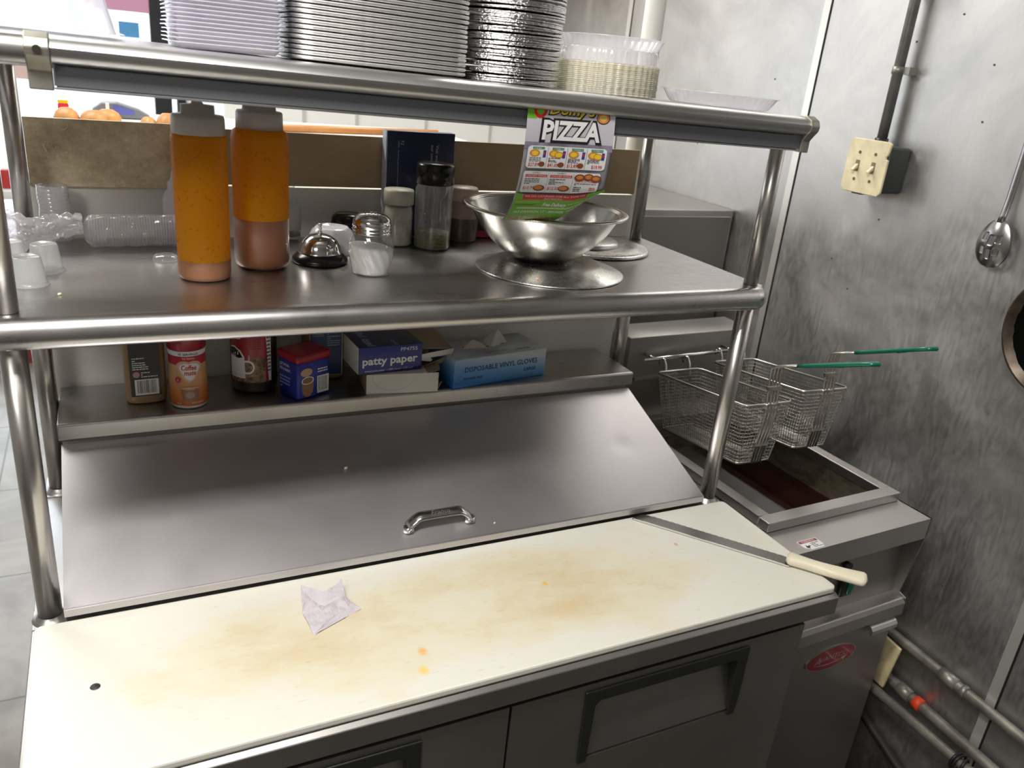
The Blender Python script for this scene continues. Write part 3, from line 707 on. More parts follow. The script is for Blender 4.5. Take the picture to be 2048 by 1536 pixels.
for xa, xb in ((.074, .0975), (1.1815, 1.199)):
    m_ = sheared(MB().prism(br, xa, xb, 'x'), ZT); o = m_.build('rail_bracket', plain('bracket_metal', (.36, .34, .29), .4, .8, var=.2, vscale=40), None, bev=.0015)
    o.location = (0, 0, 0); o.parent = tr
    for v in o.data.vertices: v.co -= Vector((.6, .52, SZ))
    xc = (xa + xb) / 2
    s_ = MB().rod((xc, .2565, ZT - TILT * xc - .014), (xc, .2615, ZT - TILT * xc - .013), .0042, 12) if xa < .5 else MB().rod((xb + .0025, .277, ZT - TILT * xb - .018), (xb - .001, .277, ZT - TILT * xb - .018), .0055, 12)
    o = s_.build('screw', plain('screw_metal', (.10, .09, .08), .4, .7), None); o.location = (0, 0, 0); o.parent = tr
    for v in o.data.vertices: v.co -= Vector((.6, .52, SZ))

# ================================================================== FRYER
fa = math.radians(2.2)
FO = Vector((1.262, .146, 0))
t = thing('deep_fryer', 'stainless floor fryer with a raised back flue between prep table and right wall', 'fryer', (FO.x, FO.y, FL), fa)
fz = ZB   # local z of the board plane
def fb_(x0, x1, y0, y1, z0, z1, b=.002): return MB().cbox(x0, x1, y0, y1, z0 + fz, z1 + fz, b)
W_ = .405
# cabinet behind the front panels
fb_(.002, W_ - .002, .035, .70, -.80, -.30).build('cabinet_body', STEEL_D, t)
# side walls of the upper part
for xa in (-.024, W_ - .004):
    MB().prism([(.0, -.045 + fz), (.0, -.092 + fz), (.018, -.245 + fz), (.0, -.25 + fz), (.0, -.296 + fz), (.70, -.296 + fz), (.70, -.045 + fz)], xa, xa + .004, 'x').build('side_panel', STEEL_D, t)
# top plate (frame round the tank) with front lip
ti0, ti1, tj0, tj1 = .030, .374, .112, .575
mb = MB()
mb.box(-.024, W_, 0, tj0, -.049 + fz, -.045 + fz); mb.box(-.024, ti0, tj0, .70, -.049 + fz, -.045 + fz); mb.box(ti1, W_, tj0, .70, -.049 + fz, -.045 + fz); mb.box(ti0, ti1, tj1, .70, -.049 + fz, -.045 + fz)
mb.box(-.024, W_, 0, .003, -.094 + fz, -.049 + fz)
mb.build('top_plate', STEEL, t)
# raised rim round the tank
def ring(mb, a, b_, z0, z1, wd):
    (x0, x1, y0, y1) = a
    mb.box(x0, x1, y0, y0 + wd, z0, z1); mb.box(x0, x1, y1 - wd, y1, z0, z1); mb.box(x0, x0 + wd, y0 + wd, y1 - wd, z0, z1); mb.box(x1 - wd, x1, y0 + wd, y1 - wd, z0, z1)
mb = MB(); ring(mb, (.004, W_ - .006, .080, .60), None, -.0448 + fz, -.024 + fz, .030); mb.build('tank_rim', STEEL, t, bev=.002)
TANKM = sheet_mat('oily_steel', (.10, .065, .02), (.28, .24, .17), (.42, .39, .33), .75, .32)
mb = MB()
zt0, zt1 = -.40 + fz, -.0445 + fz
mb.box(ti0 - .001, ti1 + .001, tj0 - .003, tj0, zt0, zt1); mb.box(ti0 - .001, ti1 + .001, tj1, tj1 + .003, zt0, zt1)
mb.box(ti0 - .003, ti0, tj0, tj1, zt0, zt1); mb.box(ti1, ti1 + .003, tj0, tj1, zt0, zt1); mb.box(ti0, ti1, tj0, tj1, zt0 - .003, zt0)
mb.build('tank', TANKM, t)
OIL = plain('frying_oil', (.016, .0045, .003), .04, spec=.3)
MB().box(ti0 + .0005, ti1 - .0005, tj0 + .0005, tj1 - .0005, -.30 + fz, -.118 + fz).build('oil', OIL, t)
# perforated screen at the left of the tank
mb = MB().box(ti0 + .070, ti0 + .104, tj0 + .006, tj1 - .02, -.1178 + fz, -.1145 + fz)
for i in range(58):
    for j in range(4): mb.rod((ti0 + .0745 + j * .0085, tj0 + .012 + i * .0075, -.1150 + fz), (ti0 + .0745 + j * .0085, tj0 + .012 + i * .0075, -.1138 + fz), .0024, 6, 1)
mb.build('tank_screen', [BLACK, plain('screen_hole', (.06, .045, .035), .3)], t)
MB().box(ti0 + .112, ti0 + .185, tj0 + .004, tj1 - .01, -.1178 + fz, -.1140 + fz).build('oil_reflection', plain('reflection_grey', (.09, .09, .09), .3, .6), t)  # grey strip lying on the oil, stands in for a reflection
# control panel
mb = MB().add([(.004, .045, -.094 + fz), (W_ - .004, .045, -.094 + fz), (W_ - .004, .033, -.25 + fz), (.004, .033, -.25 + fz), (.004, .06, -.094 + fz), (W_ - .004, .06, -.094 + fz), (W_ - .004, .06, -.25 + fz), (.004, .06, -.25 + fz)],
              [(0, 1, 2, 3), (7, 6, 5, 4), (0, 3, 7, 4), (1, 5, 6, 2), (0, 4, 5, 1), (3, 2, 6, 7)])
mb.build('control_panel', STEEL_D, t)
MB().prism([(.030, -.250 + fz), (.004, -.2505 + fz), (-.002, -.262 + fz), (-.002, -.292 + fz), (.004, -.296 + fz), (.06, -.296 + fz), (.06, -.25 + fz)], 0, W_, 'x').build('front_ledge', STEEL, t, bev=.002)
# power switch housing
KN = plain('switch_green', (.0, .10, .06), .2, coat=.4)
sx, sz = .228, -.196
MB().cbox(sx - .019, sx + .019, .026, .040, sz - .023 + fz, sz + .023 + fz, .005).build('switch_housing', BLACK, t)
MB().cbox(sx - .004, sx + .013, .020, .030, sz - .017 + fz, sz + .017 + fz, .005).build('switch_rocker', KN, t)
MB().rod((sx - .008, .030, sz + .052 + fz), (sx - .008, .047, sz + .052 + fz), .009, 14).build('indicator_lamp', BLACK, t)
# door
d = fb_(.003, W_ - .004, .012, .034, -.78, -.300).build('door', STEEL_D, t)
o = MB().prism([(.011, -.300 + fz), (-.001, -.305 + fz), (-.006, -.312 + fz), (-.006, -.322 + fz), (-.002, -.325 + fz), (.001, -.316 + fz), (.011, -.312 + fz)], W_ - .095, W_ - .012, 'x').build('door_handle', ALU, d)
# badge
P = plane_map((.213, .0118, -.362 + fz), (1, 0, 0), (0, 0, 1), (0, -1, 0))
MB().prism([(.213 + .078 * math.cos(a), -.362 + fz + .030 * math.sin(a)) for a in [2 * PI * i / 40 for i in range(40)]], .0085, .0119, 'y').build('badge', plain('badge_rim', (.42, .40, .37), .35, .9), d)
ar = Art(plane_map((.213, .0084, -.362 + fz), (1, 0, 0), (0, 0, 1), (0, -1, 0)))
ar.ell(0, 0, .0745, .0272, plain('badge_red', (.24, .012, .022), .35, coat=.3), 40)
SIL = plain('badge_silver', (.50, .46, .43), .35, .7)
ar.text('A', -.052, -.009, .028, SIL, bold=.0, shear=.25); ar.text('VANTCO', -.036, -.004, .0185, SIL, w=.088, shear=.15)
ar.poly([(-.045 + .085 * i / 12, -.010 - .004 * math.sin(PI * i / 12)) for i in range(13)] + [(-.045 + .085 * i / 12, -.0115 - .0055 * math.sin(PI * i / 12)) for i in range(12, -1, -1)], SIL)
ar.poly([(.034, -.007), (.052, -.006), (.048, -.011), (.040, -.018), (.036, -.013)], SIL)
ar.build('badge_emblem', d)
# warning sticker
ar = Art(plane_map((.036, .008, -.045 + fz), (1, .0, 0), (0, 1, 0), (0, 0, 1)))
ar.poly([(0, .004), (.012, -.004), (.046, -.004), (.052, .006), (.052, .026), (0, .026)], WHITE); ar.poly([(.002, .017), (.050, .017), (.050, .0245), (.002, .0245)], plain('sticker_red', (.30, .02, .04), .4))
ar.text('WARNING', .007, .0185, .0062, WHITE, w=.036); ar.poly([(.006, .003), (.012, -.001), (.014, .004), (.020, .006), (.016, .009), (.012, .007), (.009, .012)], INK); ar.lines(.024, .047, -.001, .015, 4, INK)
ar.build('warning_sticker', t)
# flue box
mb = MB().cbox(.0, .386, .598, .70, -.044 + fz, .190 + fz, .002); mb.build('flue_box', STEEL_D, t)
# hanger rail
mb = MB().rod((.018, .560, .146 + fz), (.330, .560, .150 + fz), .0045, 10)
for xx in (.05, .30): mb.rod((xx, .560, .147 + fz), (xx, .598, .147 + fz), .0035, 8)
mb.build('hanger_rail', CHROME2, t)
MB().box(.02, .16, .585, .597, .083 + fz, .089 + fz).build('rest_bar', STEEL, t)
for xx in (.05, .35):
    for yy in (.08, .62): MB().rod((xx, yy, .001), (xx, yy, .121), .018, 16).build('leg', STEEL_D, t)

# fry baskets
def fry_basket(loc, rz, label):
    t = thing('fry_basket', label, 'fryer basket', loc, rz, 'wire baskets hung over the fryer')
    # local: y from 0 (back, at the rail) to -Lk (front); rim at z=0
    Lk, wt, wb, dp = .315, .064, .047, .138
    def side(k, q):  # perimeter point at depth fraction q (0 rim, 1 bottom): rectangle tapering downwards
        hw = wt + (wb - wt) * q; y0 = -.012 * q; y1 = -Lk + .030 * q; return hw, y0, y1
    r = .00085; mb = MB()
    def loop(q, rr, seg=4):
        hw, y0, y1 = side(0, q); z = -dp * q; c = .008
        P_ = [(-hw + c, y0, z), (hw - c, y0, z), (hw, y0 - c, z), (hw, y1 + c, z), (hw - c, y1, z), (-hw + c, y1, z), (-hw, y1 + c, z), (-hw, y0 - c, z)]
        mb.tube(P_, rr, seg, closed=True)
    nq = 17
    for i in range(1, nq + 1): loop(i / nq, r)
    ny = 38
    for i in range(1, ny):
        f = i / ny; P_ = []
        for sgn, qs in ((-1, (0, .5, 1)), (1, (1, .5, 0))):
            for q in qs:
                hw, y0, y1 = side(0, q); P_.append((sgn * hw, y0 + (y1 - y0) * f, -dp * q))
        mb.tube(P_, r, 4)
    nx = 15
    for i in range(1, nx):
        f = -1 + 2 * i / nx; P_ = []
        for q in (0, 1): hw, y0, y1 = side(0, q); P_.append((f * hw, y1, -dp * q))
        for q in (1, 0): hw, y0, y1 = side(0, q); P_.append((f * hw, y0, -dp * q))
        mb.tube(P_, r, 4)
    mb.build('wire_mesh', WIRE, t, fixn=False)
    mb = MB(); loop_ = []
    def rl(q, rr, z_=0):
        hw, y0, y1 = side(0, q); c = .010; z = -dp * q + z_
        mb.tube([(-hw + c, y0, z), (hw - c, y0, z), (hw, y0 - c, z), (hw, y1 + c, z), (hw - c, y1, z), (-hw + c, y1, z), (-hw, y1 + c, z), (-hw, y0 - c, z)], rr, 8, closed=True)
    rl(0, .0028); rl(.985, .0020)
    mb.build('rim_frame', plain('rim_wire', (.58, .56, .52), .3, 1), t)
    # handle: four upright rods, a bend, and a green coated grip
    mb = MB(); y1 = -Lk
    for i in range(4):
        x = -.0135 + .009 * i
        mb.tube([(x * .9, y1 + .0255, -dp * .99), (x, y1 - .003, -.02), (x, y1 - .004, .060), (x, y1 - .006, .078), (x * .8, y1 - .020, .086), (x * .6, y1 - .075, .098)], .0025, 6)
    for zz in (-.092, -.012, .035): mb.box(-.017, .017, y1 - .008 + (.030 * (-zz / dp) if zz < 0 else 0), y1 - .004 + (.030 * (-zz / dp) if zz < 0 else 0) + .004, zz - .004, zz + .004)
    mb.tube([(-.018, y1 - .0035, .0), (.018, y1 - .0035, .0)], .003, 8)
    mb.build('handle_rods', WIRE, t)
    mb = MB()
    pts = []
    for i in range(9): f = i / 8; pts.append((-.010 - .003 * math.sin(PI * f), y1 - .072 - .165 * f, .0975 + .040 * f))
    end = [(0.0, y1 - .249, .1395)]; pts2 = [(-p[0], p[1], p[2]) for p in pts[::-1]]
    mb.tube(pts + end + pts2, .0042, 8); mb.tube([(0, y1 - .075, .098), (0, y1 - .16, .119), (0, y1 - .17, .1215)], .0045, 8)
    mb.box(-.012, .012, y1 - .175, y1 - .167, .117, .125); mb.build('grip', GREEN, t)
    for sx_ in (-.035, .035):
        mb = MB().tube([(sx_, -.002, -.028), (sx_, .002, .0), (sx_, .006, .016), (sx_, .013, .027), (sx_, .022, .029), (sx_, .029, .022), (sx_, .030, .012)], .0032, 7)
        mb.build('hook', CHROME2, t)
    return t
b1 = fry_basket((1.348, .682, .122), math.radians(-0.5), 'wire fry basket with green handle hung over the fryer, nearer the prep table')
b1.rotation_euler[0] = math.radians(-8)
b2 = fry_basket((1.520, .686, .134), math.radians(-2.5), 'wire fry basket with green handle hung over the fryer, nearer the right wall')
b2.rotation_euler[0] = math.radians(-8.5)

# ================================================================== ON THE MIDDLE SHELF
z = ZM
# sauce bottles
def sauce_bottle(loc, prof_body, fill, capr, capz, captop, label, body_r):
    t = thing('squeeze_bottle', label, 'sauce bottle', loc, 0, 'orange sauce squeeze bottles')
    hi = [p for p in prof_body if p[1] > fill]; lo = [p for p in prof_body if p[1] <= fill]
    mid = (lo[-1][0] + (hi[0][0] - lo[-1][0]) * (fill - lo[-1][1]) / (hi[0][1] - lo[-1][1]), fill)
    mb = MB().lathe([mid] + hi, 48, mi=0); mb.lathe(lo + [mid], 48, mi=1); mb.build('bottle_body', [AMBER, clear('bottle_clear', tint=(.98, .95, .9), alpha=.95, rough=.35)], t)
    return t
t = sauce_bottle((.2600, .4690, z), [(.0001, .001), (.034, .001), (.0358, .003), (.0365, .012), (.0368, .10), (.0372, .198), (.036, .2035), (.034, .205)], .029, 0, 0, 0, 'taller orange sauce squeeze bottle with brown sauce only at the bottom, left of the pair', .037)
MB().lathe([(.0001, .0015), (.0350, .0020), (.0362, .006), (.0366, .012), (.0368, .029), (.0001, .029)], 40).build('sauce', plain('sauce_brown', (.34, .15, .075), .5), t)
mb = MB(); cg = lambda a, zz, i: 1 + (.006 * math.cos(40 * a) if i in (1, 2) else 0)
mb.lathe([(.0350, .203), (.0356, .204), (.0350, .225), (.0338, .229), (.0225, .230), (.0220, .242), (.0085, .243), (.0065, .247), (.0045, .262), (.002, .268), (.0001, .268)], 48, fn=cg)
mb.build('bottle_cap', CAPG, t)
t = sauce_bottle((.3520, .5280, z), [(.0001, .001), (.034, .001), (.0395, .005), (.0415, .014), (.0415, .10), (.0418, .196), (.0400, .205), (.0345, .209), (.0330, .211)], .078, 0, 0, 0, 'shorter orange sauce squeeze bottle over a third full, rightmost of the pair', .041)
MB().lathe([(.0001, .0015), (.0335, .0018), (.039, .0055), (.0411, .014), (.0411, .078), (.0001, .078)], 40).build('sauce', plain('sauce_deep', (.29, .095, .022), .5), t)
mb = MB(); mb.lathe([(.0330, .207), (.0342, .208), (.0336, .232), (.0320, .2345), (.0245, .235), (.0235, .243), (.0085, .244), (.0065, .248), (.0045, .262), (.002, .268), (.0001, .268)], 48, fn=cg); mb.build('bottle_cap', CAPG, t)

# service bell
t = thing('service_bell', 'chrome counter bell on a black base beside the salt-filled shaker', 'bell', (.4480, .5480, z))
MB().lathe([(.0001, 0), (.043, 0), (.0455, .0035), (.0445, .008), (.040, .012), (.0365, .0165), (.0001, .0165)], 44).build('base', BLACKG, t)
MB().lathe([(.0350, .0165), (.0362, .0170), (.0362, .0185), (.0345, .020), (.0325, .028), (.0275, .037), (.019, .0435), (.009, .0465), (.0001, .047)], 44).build('dome', CHROME, t)
MB().lathe([(.0001, .047), (.0038, .047), (.0035, .051), (.0020, .0515), (.0020, .054), (.0032, .055), (.0020, .0565), (.0020, .060), (.0035, .0605), (.0032, .0635), (.0001, .064)], 16).build('plunger', CHROME2, t)

# shaker
t = thing('glass_shaker', 'swirled glass shaker filled with white powder under a chrome lid', 'shaker', (.5115, .4700, z))
prof = [(.0001, .0005), (.0285, .0005), (.0304, .003), (.0310, .010), (.0330, .020), (.0352, .034), (.0350, .046), (.0325, .056), (.0295, .063), (.0285, .068)]
sw = lambda k: (lambda a, zz, i: 1 + k * max(0, math.sin(PI * min(1, zz / .066))) * math.cos(14 * (a + zz * 16)))
mb = MB(); pz = [(r_, z_) for r_, z_ in prof]
def dens(p, n=3):
    o = []
    for (a, b_), (c, d) in zip(p, p[1:]):
        for i in range(n): o.append((a + (c - a) * i / n, b_ + (d - b_) * i / n))
    return o + [p[-1]]
mb.lathe(dens(prof), 112, fn=sw(.028)).build('glass_jar', GLASS, t)
ip = [(.0001, .002), (.0272, .002), (.0290, .005), (.0298, .011), (.0318, .021), (.0338, .034), (.0336, .044), (.0001, .0465)]
mb = MB().lathe(dens(ip), 112, fn=sw(.024)); mb.v = [(x, y, zz + (-.10 * x if zz > .040 else 0)) for x, y, zz in mb.v]
mb.build('powder', plain('salt_white', (.86, .84, .82), .8, bump=.3, bscale=300), t)
mb = MB().lathe([(.0292, .0650), (.0308, .0655), (.0312, .0670), (.0296, .0685), (.0296, .0695), (.0312, .0710), (.0312, .0722), (.0296, .0738), (.0296, .0748), (.0306, .0760), (.0304, .082), (.0285, .088), (.0225, .0935), (.012, .0960), (.0001, .0965)], 48)
lidm = mb.build('chrome_lid', CHROME, t)
mb = MB()
for k, rr_ in ((1, 0), (6, .0062), (11, .0125)):
    for i in range(k): a = 2 * PI * i / k; mb.rod((rr_ * math.cos(a), rr_ * math.sin(a), .0945 - rr_ * .09), (rr_ * math.cos(a), rr_ * math.sin(a), .0972 - rr_ * .09), .0012, 8)
mb.build('pour_holes', BLACK, lidm)

# spice jars
t = thing('spice_jar', 'cream-lidded spice jar with pale powder in front of the navy carton', 'spice jar', (.6210, .6700, z))
MB().lathe([(.0001, .0005), (.025, .0005), (.0272, .003), (.0275, .06), (.0265, .070), (.0250, .0755)], 36).build('glass_jar', GLASS, t)
MB().lathe([(.0001, .002), (.0242, .002), (.0258, .005), (.0260, .058), (.0235, .070), (.0001, .072)], 36, fn=lambda a, zz, i: 1 - .03 * max(0, math.sin(3 * a + zz * 60))).build('powder', plain('garlic_powder', (.50, .46, .36), .9, var=.25, vscale=60), t)
MB().lathe([(.0245, .0755), (.0275, .0765), (.0275, .0985), (.0262, .1025), (.0001, .1035)], 60, fn=lambda a, zz, i: 1 + .008 * math.cos(40 * a) * (i in (1, 2))).build('jar_lid', plain('lid_cream', (.50, .47, .38), .5), t)
t = thing('herb_jar', 'tall clear shaker jar of dried green herbs with a black cap', 'spice jar', (.6800, .6440, z))
sq = lambda a, zz, i: 1 + (.055 * abs(math.cos(2 * a)) ** 3 if .004 < zz < .112 else 0)
MB().lathe(dens([(.0001, .0005), (.0315, .0005), (.0335, .003), (.0335, .110), (.0325, .116), (.031, .120)], 2), 64, fn=sq).build('clear_jar', GLASS, t)
HERB = sheet_mat('dried_herbs', (.02, .025, .012), (.07, .085, .03), (.22, .21, .10), 0, .9); HERB.node_tree.nodes['Noise Texture'].inputs['Scale'].default_value = 110
MB().lathe(dens([(.0001, .002), (.0305, .002), (.0325, .005), (.0325, .030), (.0001, .034)], 2), 64, fn=sq).build('herbs', HERB, t)
MB().lathe([(.0325, .1175), (.0345, .1185), (.0345, .1500), (.0325, .1540), (.0001, .1545)], 60, fn=lambda a, zz, i: 1 + .02 * abs(math.cos(2 * a)) ** 2).build('black_cap', BLACKG, t)
t = thing('pepper_shaker', 'brown spice shaker with a pale upper half between herb jar and steel bowl', 'spice jar', (.7640, .7050, z))
MB().lathe([(.0001, .0005), (.027, .0005), (.0300, .004), (.0312, .03), (.0312, .055), (.0290, .072), (.0265, .078)], 36).build('jar_body', plain('jar_beige', (.26, .19, .14), .25), t)
MB().lathe([(.0290, .002), (.0312, .006), (.0318, .03), (.0316, .046)], 36).build('spice_band', plain('spice_brown', (.075, .045, .035), .3), t)
MB().lathe([(.0265, .078), (.0285, .079), (.0285, .100), (.026, .104), (.0001, .105)], 48).build('jar_lid', plain('lid_beige', (.45, .36, .29), .45), t)
t = thing('small_glass_bottle', 'small empty clear glass bottle without a cap behind the right orange bottle', 'bottle', (.4360, .7250, z))
MB().lathe([(.0001, .001), (.0165, .001), (.0182, .004), (.0182, .060), (.0165, .068), (.0085, .075), (.0070, .080), (.0090, .081), (.0090, .084), (.0070, .085), (.0085, .087), (.0085, .090), (.0068, .094), (.0055, .094), (.0055, .080), (.015, .066), (.0168, .058), (.0168, .006), (.0001, .004)], 32).build('glass_body', GLASS, t)
MB().lathe([(.0001, .005), (.0160, .006), (.0162, .012), (.0001, .014)], 24, fn=lambda a, zz, i: 1 + .1 * math.sin(7 * a)).build('residue', plain('residue_dark', (.10, .08, .06), .6), t)
ar = Art(cyl_map(.0184, -PI / 2 - .9, .018)); ar.rect(0, 0, .036, .038, plain('faded_label', (.50, .50, .48), .7), 12); ar.build('label_band', t, cut=.006)

# white dish and black cup behind the bell
t = thing('white_dish', 'small white glossy dish turned upside down behind the bell', 'dish', (.4870, .6280, z))
MB().lathe([(.0470, .0), (.0480, .0), (.0478, .0035), (.0445, .006), (.0390, .024), (.0330, .037), (.0290, .040), (.0270, .0425), (.0255, .0405), (.0001, .0400)], 44, fn=lambda a, zz, i: 1 + .03 * math.cos(4 * a)).build('dish', LAV, t)
t = thing('black_cup', 'shiny black upturned cup behind the white dish and shaker', 'cup', (.5370, .7030, z))
MB().lathe([(.0330, 0), (.0340, .002), (.0330, .030), (.0300, .045), (.025, .0505), (.0001, .052)], 36).build('cup_body', BLACKG, t)

# navy carton with sideways printing
t = thing('navy_carton', 'dark navy carton standing upright against the wall behind the herb jar', 'box', (.6830, .7470, z))
MB().cbox(-.0685, .0685, -.0115, .0115, 0, .1985, .0012).build('carton', NAVY, t)
MB().box(-.0687, -.0665, -.0116, .0116, .001, .198).build('carton_edge', plain('carton_edge_white', (.45, .48, .55), .6), t)
ar = Art(plane_map((0, -.0117, 0), (1, 0, 0), (0, 0, 1), (0, -1, 0))); PT = plain('print_grey', (.50, .53, .60), .6)
ar.text('F2', -.040, .181, .0085, PT, rot=-PI / 2); ar.text('COMBO', -.0455, .181, .0035, PT, rot=-PI / 2)
ar.text('Reorder fees, please fold here for the best results', -.0455, .164, .0036, PT, rot=-PI / 2); 
ar.text('Visit www.', .030, .176, .0090, PT, rot=-PI / 2); ar.text('our comp', .020, .176, .0090, PT, rot=-PI / 2)
ar.build('lettering', t)
# little red and black packet
t = thing('tea_packet', 'small dark packet with pink letters half hidden behind the steel bowl', 'packet', (.8280, .7300, z))
MB().cbox(-.026, .022, -.012, .012, 0, .066, .001).build('packet_box', plain('packet_dark', (.030, .012, .018), .5), t)
ar = Art(plane_map((0, -.0121, 0), (1, 0, 0), (0, 0, 1), (0, -1, 0)))
ar.text('TOILE', -.023, .044, .010, plain('packet_pink', (.40, .12, .18), .5), w=.042); ar.text('EEE', -.012, .022, .018, PT, w=.032, bold=.02); ar.rect(-.025, .003, .021, .015, plain('packet_red', (.35, .01, .02), .5)); ar.build('lettering', t)

# steel bowl on an upturned pan
pan = thing('upturned_pan', 'round aluminium pan turned upside down under the steel bowl', 'pan', (.8360, .4640, z))
MB().lathe([(.1310, .0006), (.1322, .0006), (.1326, .0018), (.1305, .0030), (.0900, .0165), (.0865, .0175), (.0001, .0175), (.0001, .0160), (.0865, .0160), (.0890, .0152), (.1310, .0006)], 72).build('pan_body', SPUN, pan)
c = MB().lathe([(.0001, .0020), (.0020, .0015), (.0032, 0)], 10, (-.0700, -.0930, .0065)); c.build('food_crumb', plain('crumb_orange', (.45, .12, .02), .6), pan)
bowl = thing('mixing_bowl', 'stainless steel mixing bowl with rolled rim on the upturned pan', 'bowl', (.8190, .4700, z + .0178))
out_ = [(.0001, 0), (.045, 0), (.060, .004), (.085, .018), (.110, .038), (.130, .060), (.146, .085), (.1485, .0905), (.155, .0930), (.1615, .0925), (.1635, .0900), (.1620, .0880), (.160, .0890), (.1545, .0915)]
inn = [(.1470, .0895), (.1440, .084), (.128, .0595), (.108, .0378), (.083, .0178), (.058, .0050), (.044, .0012), (.0001, .0012)]
mb = MB().lathe(dens(out_, 2)[:-1] + dens(inn, 2), 80, fn=lambda a, zz, i: 1 + .006 * math.exp(-((a - 6.0) / .12) ** 2) * (zz > .08)); mb.v = [(x * .885, y * .885, zz) for x, y, zz in mb.v]; mb.build('bowl_body', BOWLM, bowl)

# stacked lids at the right end of the shelf
t = thing('round_lid', 'wide round metal lid with ribbed edge, lower of two behind the mixing bowl', 'lid', (1.022, .632, z), 0, 'metal lids on the middle shelf')
MB().lathe([(.1130, .0006), (.1190, .0008), (.1200, .0035), (.1170, .0060), (.1120, .0068), (.1020, .0068), (.0980, .0085), (.0001, .0085)], 120, fn=lambda a, zz, i: 1 + .004 * math.cos(60 * a) * (i in (3, 4))).build('lid_disc', SPUN, t)
t = thing('round_lid', 'smaller smooth metal lid lying on the wide ribbed lid behind the bowl', 'lid', (.998, .645, z + .0087), 0, 'metal lids on the middle shelf')
MB().lathe([(.0820, .0), (.0835, .001), (.0825, .0055), (.0760, .0095), (.0001, .0105)], 60).build('lid_disc', SPUN, t)
MB().lathe([(.0125, .0103), (.0125, .0115), (.0001, .0118)], 24).build('knob_plate', SPUN, t)

# portion cups (upside down)
def portion_cup(x, y, label):
    t = thing('portion_cup', label, 'plastic cup', (x, y, z), 0, 'small plastic portion cups')
    MB().lathe([(.0238, .0004), (.0243, .0010), (.0238, .0022), (.0218, .0028), (.0210, .006), (.0172, .0375), (.0164, .0390), (.0150, .0380), (.0001, .0375)], 40).build('cup_wall', CLEARM, t)
    return t
portion_cup(.0360, .4500, 'upside-down clear portion cup nearest the shelf edge at the far left')
portion_cup(.0530, .5240, 'upside-down clear portion cup just behind the nearest one at the left')
portion_cup(.0090, .5400, 'upside-down clear portion cup under the crumpled film at the far left')

# sleeve of clear lids wrapped in film, and the twisted film tail
t = thing('wrapped_cup_lids', 'film-wrapped roll of clear plastic cup lids lying on its side', 'lid sleeve', (.1750, .6700, z + .0262), math.radians(-1))
mb = MB()
for i in range(34):
    x = -.066 + i * .0040
    mb.add([(x + (.0014 if k % 2 else 0), .0242 * rr_ * math.cos(a), .0242 * rr_ * math.sin(a)) for k, rr_ in ((0, 1), (1, .93)) for a in [2 * PI * j / 28 for j in range(28)]], [(j, (j + 1) % 28, 28 + (j + 1) % 28, 28 + j) for j in range(28)], 0, True)
    mb.add([(x + .0014, .0225 * math.cos(a), .0225 * math.sin(a)) for a in [2 * PI * j / 28 for j in range(28)]], [tuple(range(28))], 0)
o = mb.build('cup_lids', CLEARB, t, fixn=False); o['kind'] = 'stuff'
def filmf(u, v):
    x = -.075 + .150 * u; a = 2 * PI * v; r_ = .0258 + .0012 * math.sin(9 * a + 5 * u) + .0008 * math.sin(31 * u + 4 * a)
    if u < .10: r_ *= .35 + .65 * math.sqrt(u / .10)
    if u > .94: r_ *= math.sqrt(max(.02, (1 - u) / .06))
    return (x, r_ * math.cos(a), max(-.0262, r_ * math.sin(a)))
MB().grid(filmf, 60, 48).build('film_wrap', FILM, t)
rd = random.Random(11)
def tailf(u, v):
    x = .150 * (1 - u) * -1 + .0; a = 2 * PI * v
    q = u; wy = .034 * (1 - q) ** .8 + .010; wz = .016 * (1 - q) + .011
    n_ = .35 * math.sin(5 * a + 11 * q) + .22 * math.sin(9 * a - 17 * q + 1) + .15 * math.sin(13 * a + 29 * q)
    return (x, wy * math.cos(a) * (1 + n_ * .5) + .006 * math.sin(9 * q), wz * math.sin(a) * (1 + n_ * .8) + .006 * math.sin(7 * q + 1))
mb = MB().grid(tailf, 70, 60)
o = mb.build('crumpled_film', clear('film_dense', tint=(.96, .95, .97), alpha=.52, rough=.16, bump=1.0, bscale=60), loc=(.101, .655, z + .033))
tx2 = bpy.data.textures.new('film_crumple', 'CLOUDS'); tx2.noise_scale = .014; dm = o.modifiers.new('d', 'DISPLACE'); dm.texture = tx2; dm.strength = .014; dm.mid_level = .5
tag(o, 'crumpled clear plastic film lying from the left post to the wrapped lids', 'plastic film')
# standing stack of clear cups
def ribcup(x, y, z0, r_, h, seg=44, rib=.03): 
    return MB().lathe([(r_, 0), (r_ * 1.03, .0012), (r_, .0024), (r_ * .97, h), (r_ * .93, h)], seg, fn=lambda a, zz, i: 1 + rib * (1 if math.cos(22 * a) > 0 else 0) * (i in (2, 3)))
first = None
for i in range(13):
    lab = 'clear ribbed plastic cup lid in the upright stack at the back left of the shelf'
    if first is None:
        o = ribcup(0, 0, 0, .0225, .010).build('ribbed_lid', CLEARB, loc=(.061, .728, z + .0005)); first = o
    else:
        o = first.copy(); S.collection.objects.link(o); o.location = (.061 + .0006 * math.sin(i), .728, z + ZB + .0005 + i * .0064)
    tag(o, lab, 'lid', 'upright stack of clear cup lids')
t = thing('cup_lid', 'single clear cup lid leaning flat at the foot of the left orange bottle', 'lid', (.2130, .5750, z))
MB().lathe([(.0180, .0004), (.0190, .0012), (.0185, .004), (.016, .008), (.0001, .0085)], 32).build('lid_disc', CLEAR, t)
t = thing('white_squeeze_bottle', 'white translucent squeeze bottle hidden behind the left orange bottle', 'bottle', (.2440, .7200, z))
MB().lathe([(.0001, .001), (.021, .001), (.0225, .004), (.0225, .070), (.018, .082), (.012, .088)], 32).build('bottle_body', LAV, t)
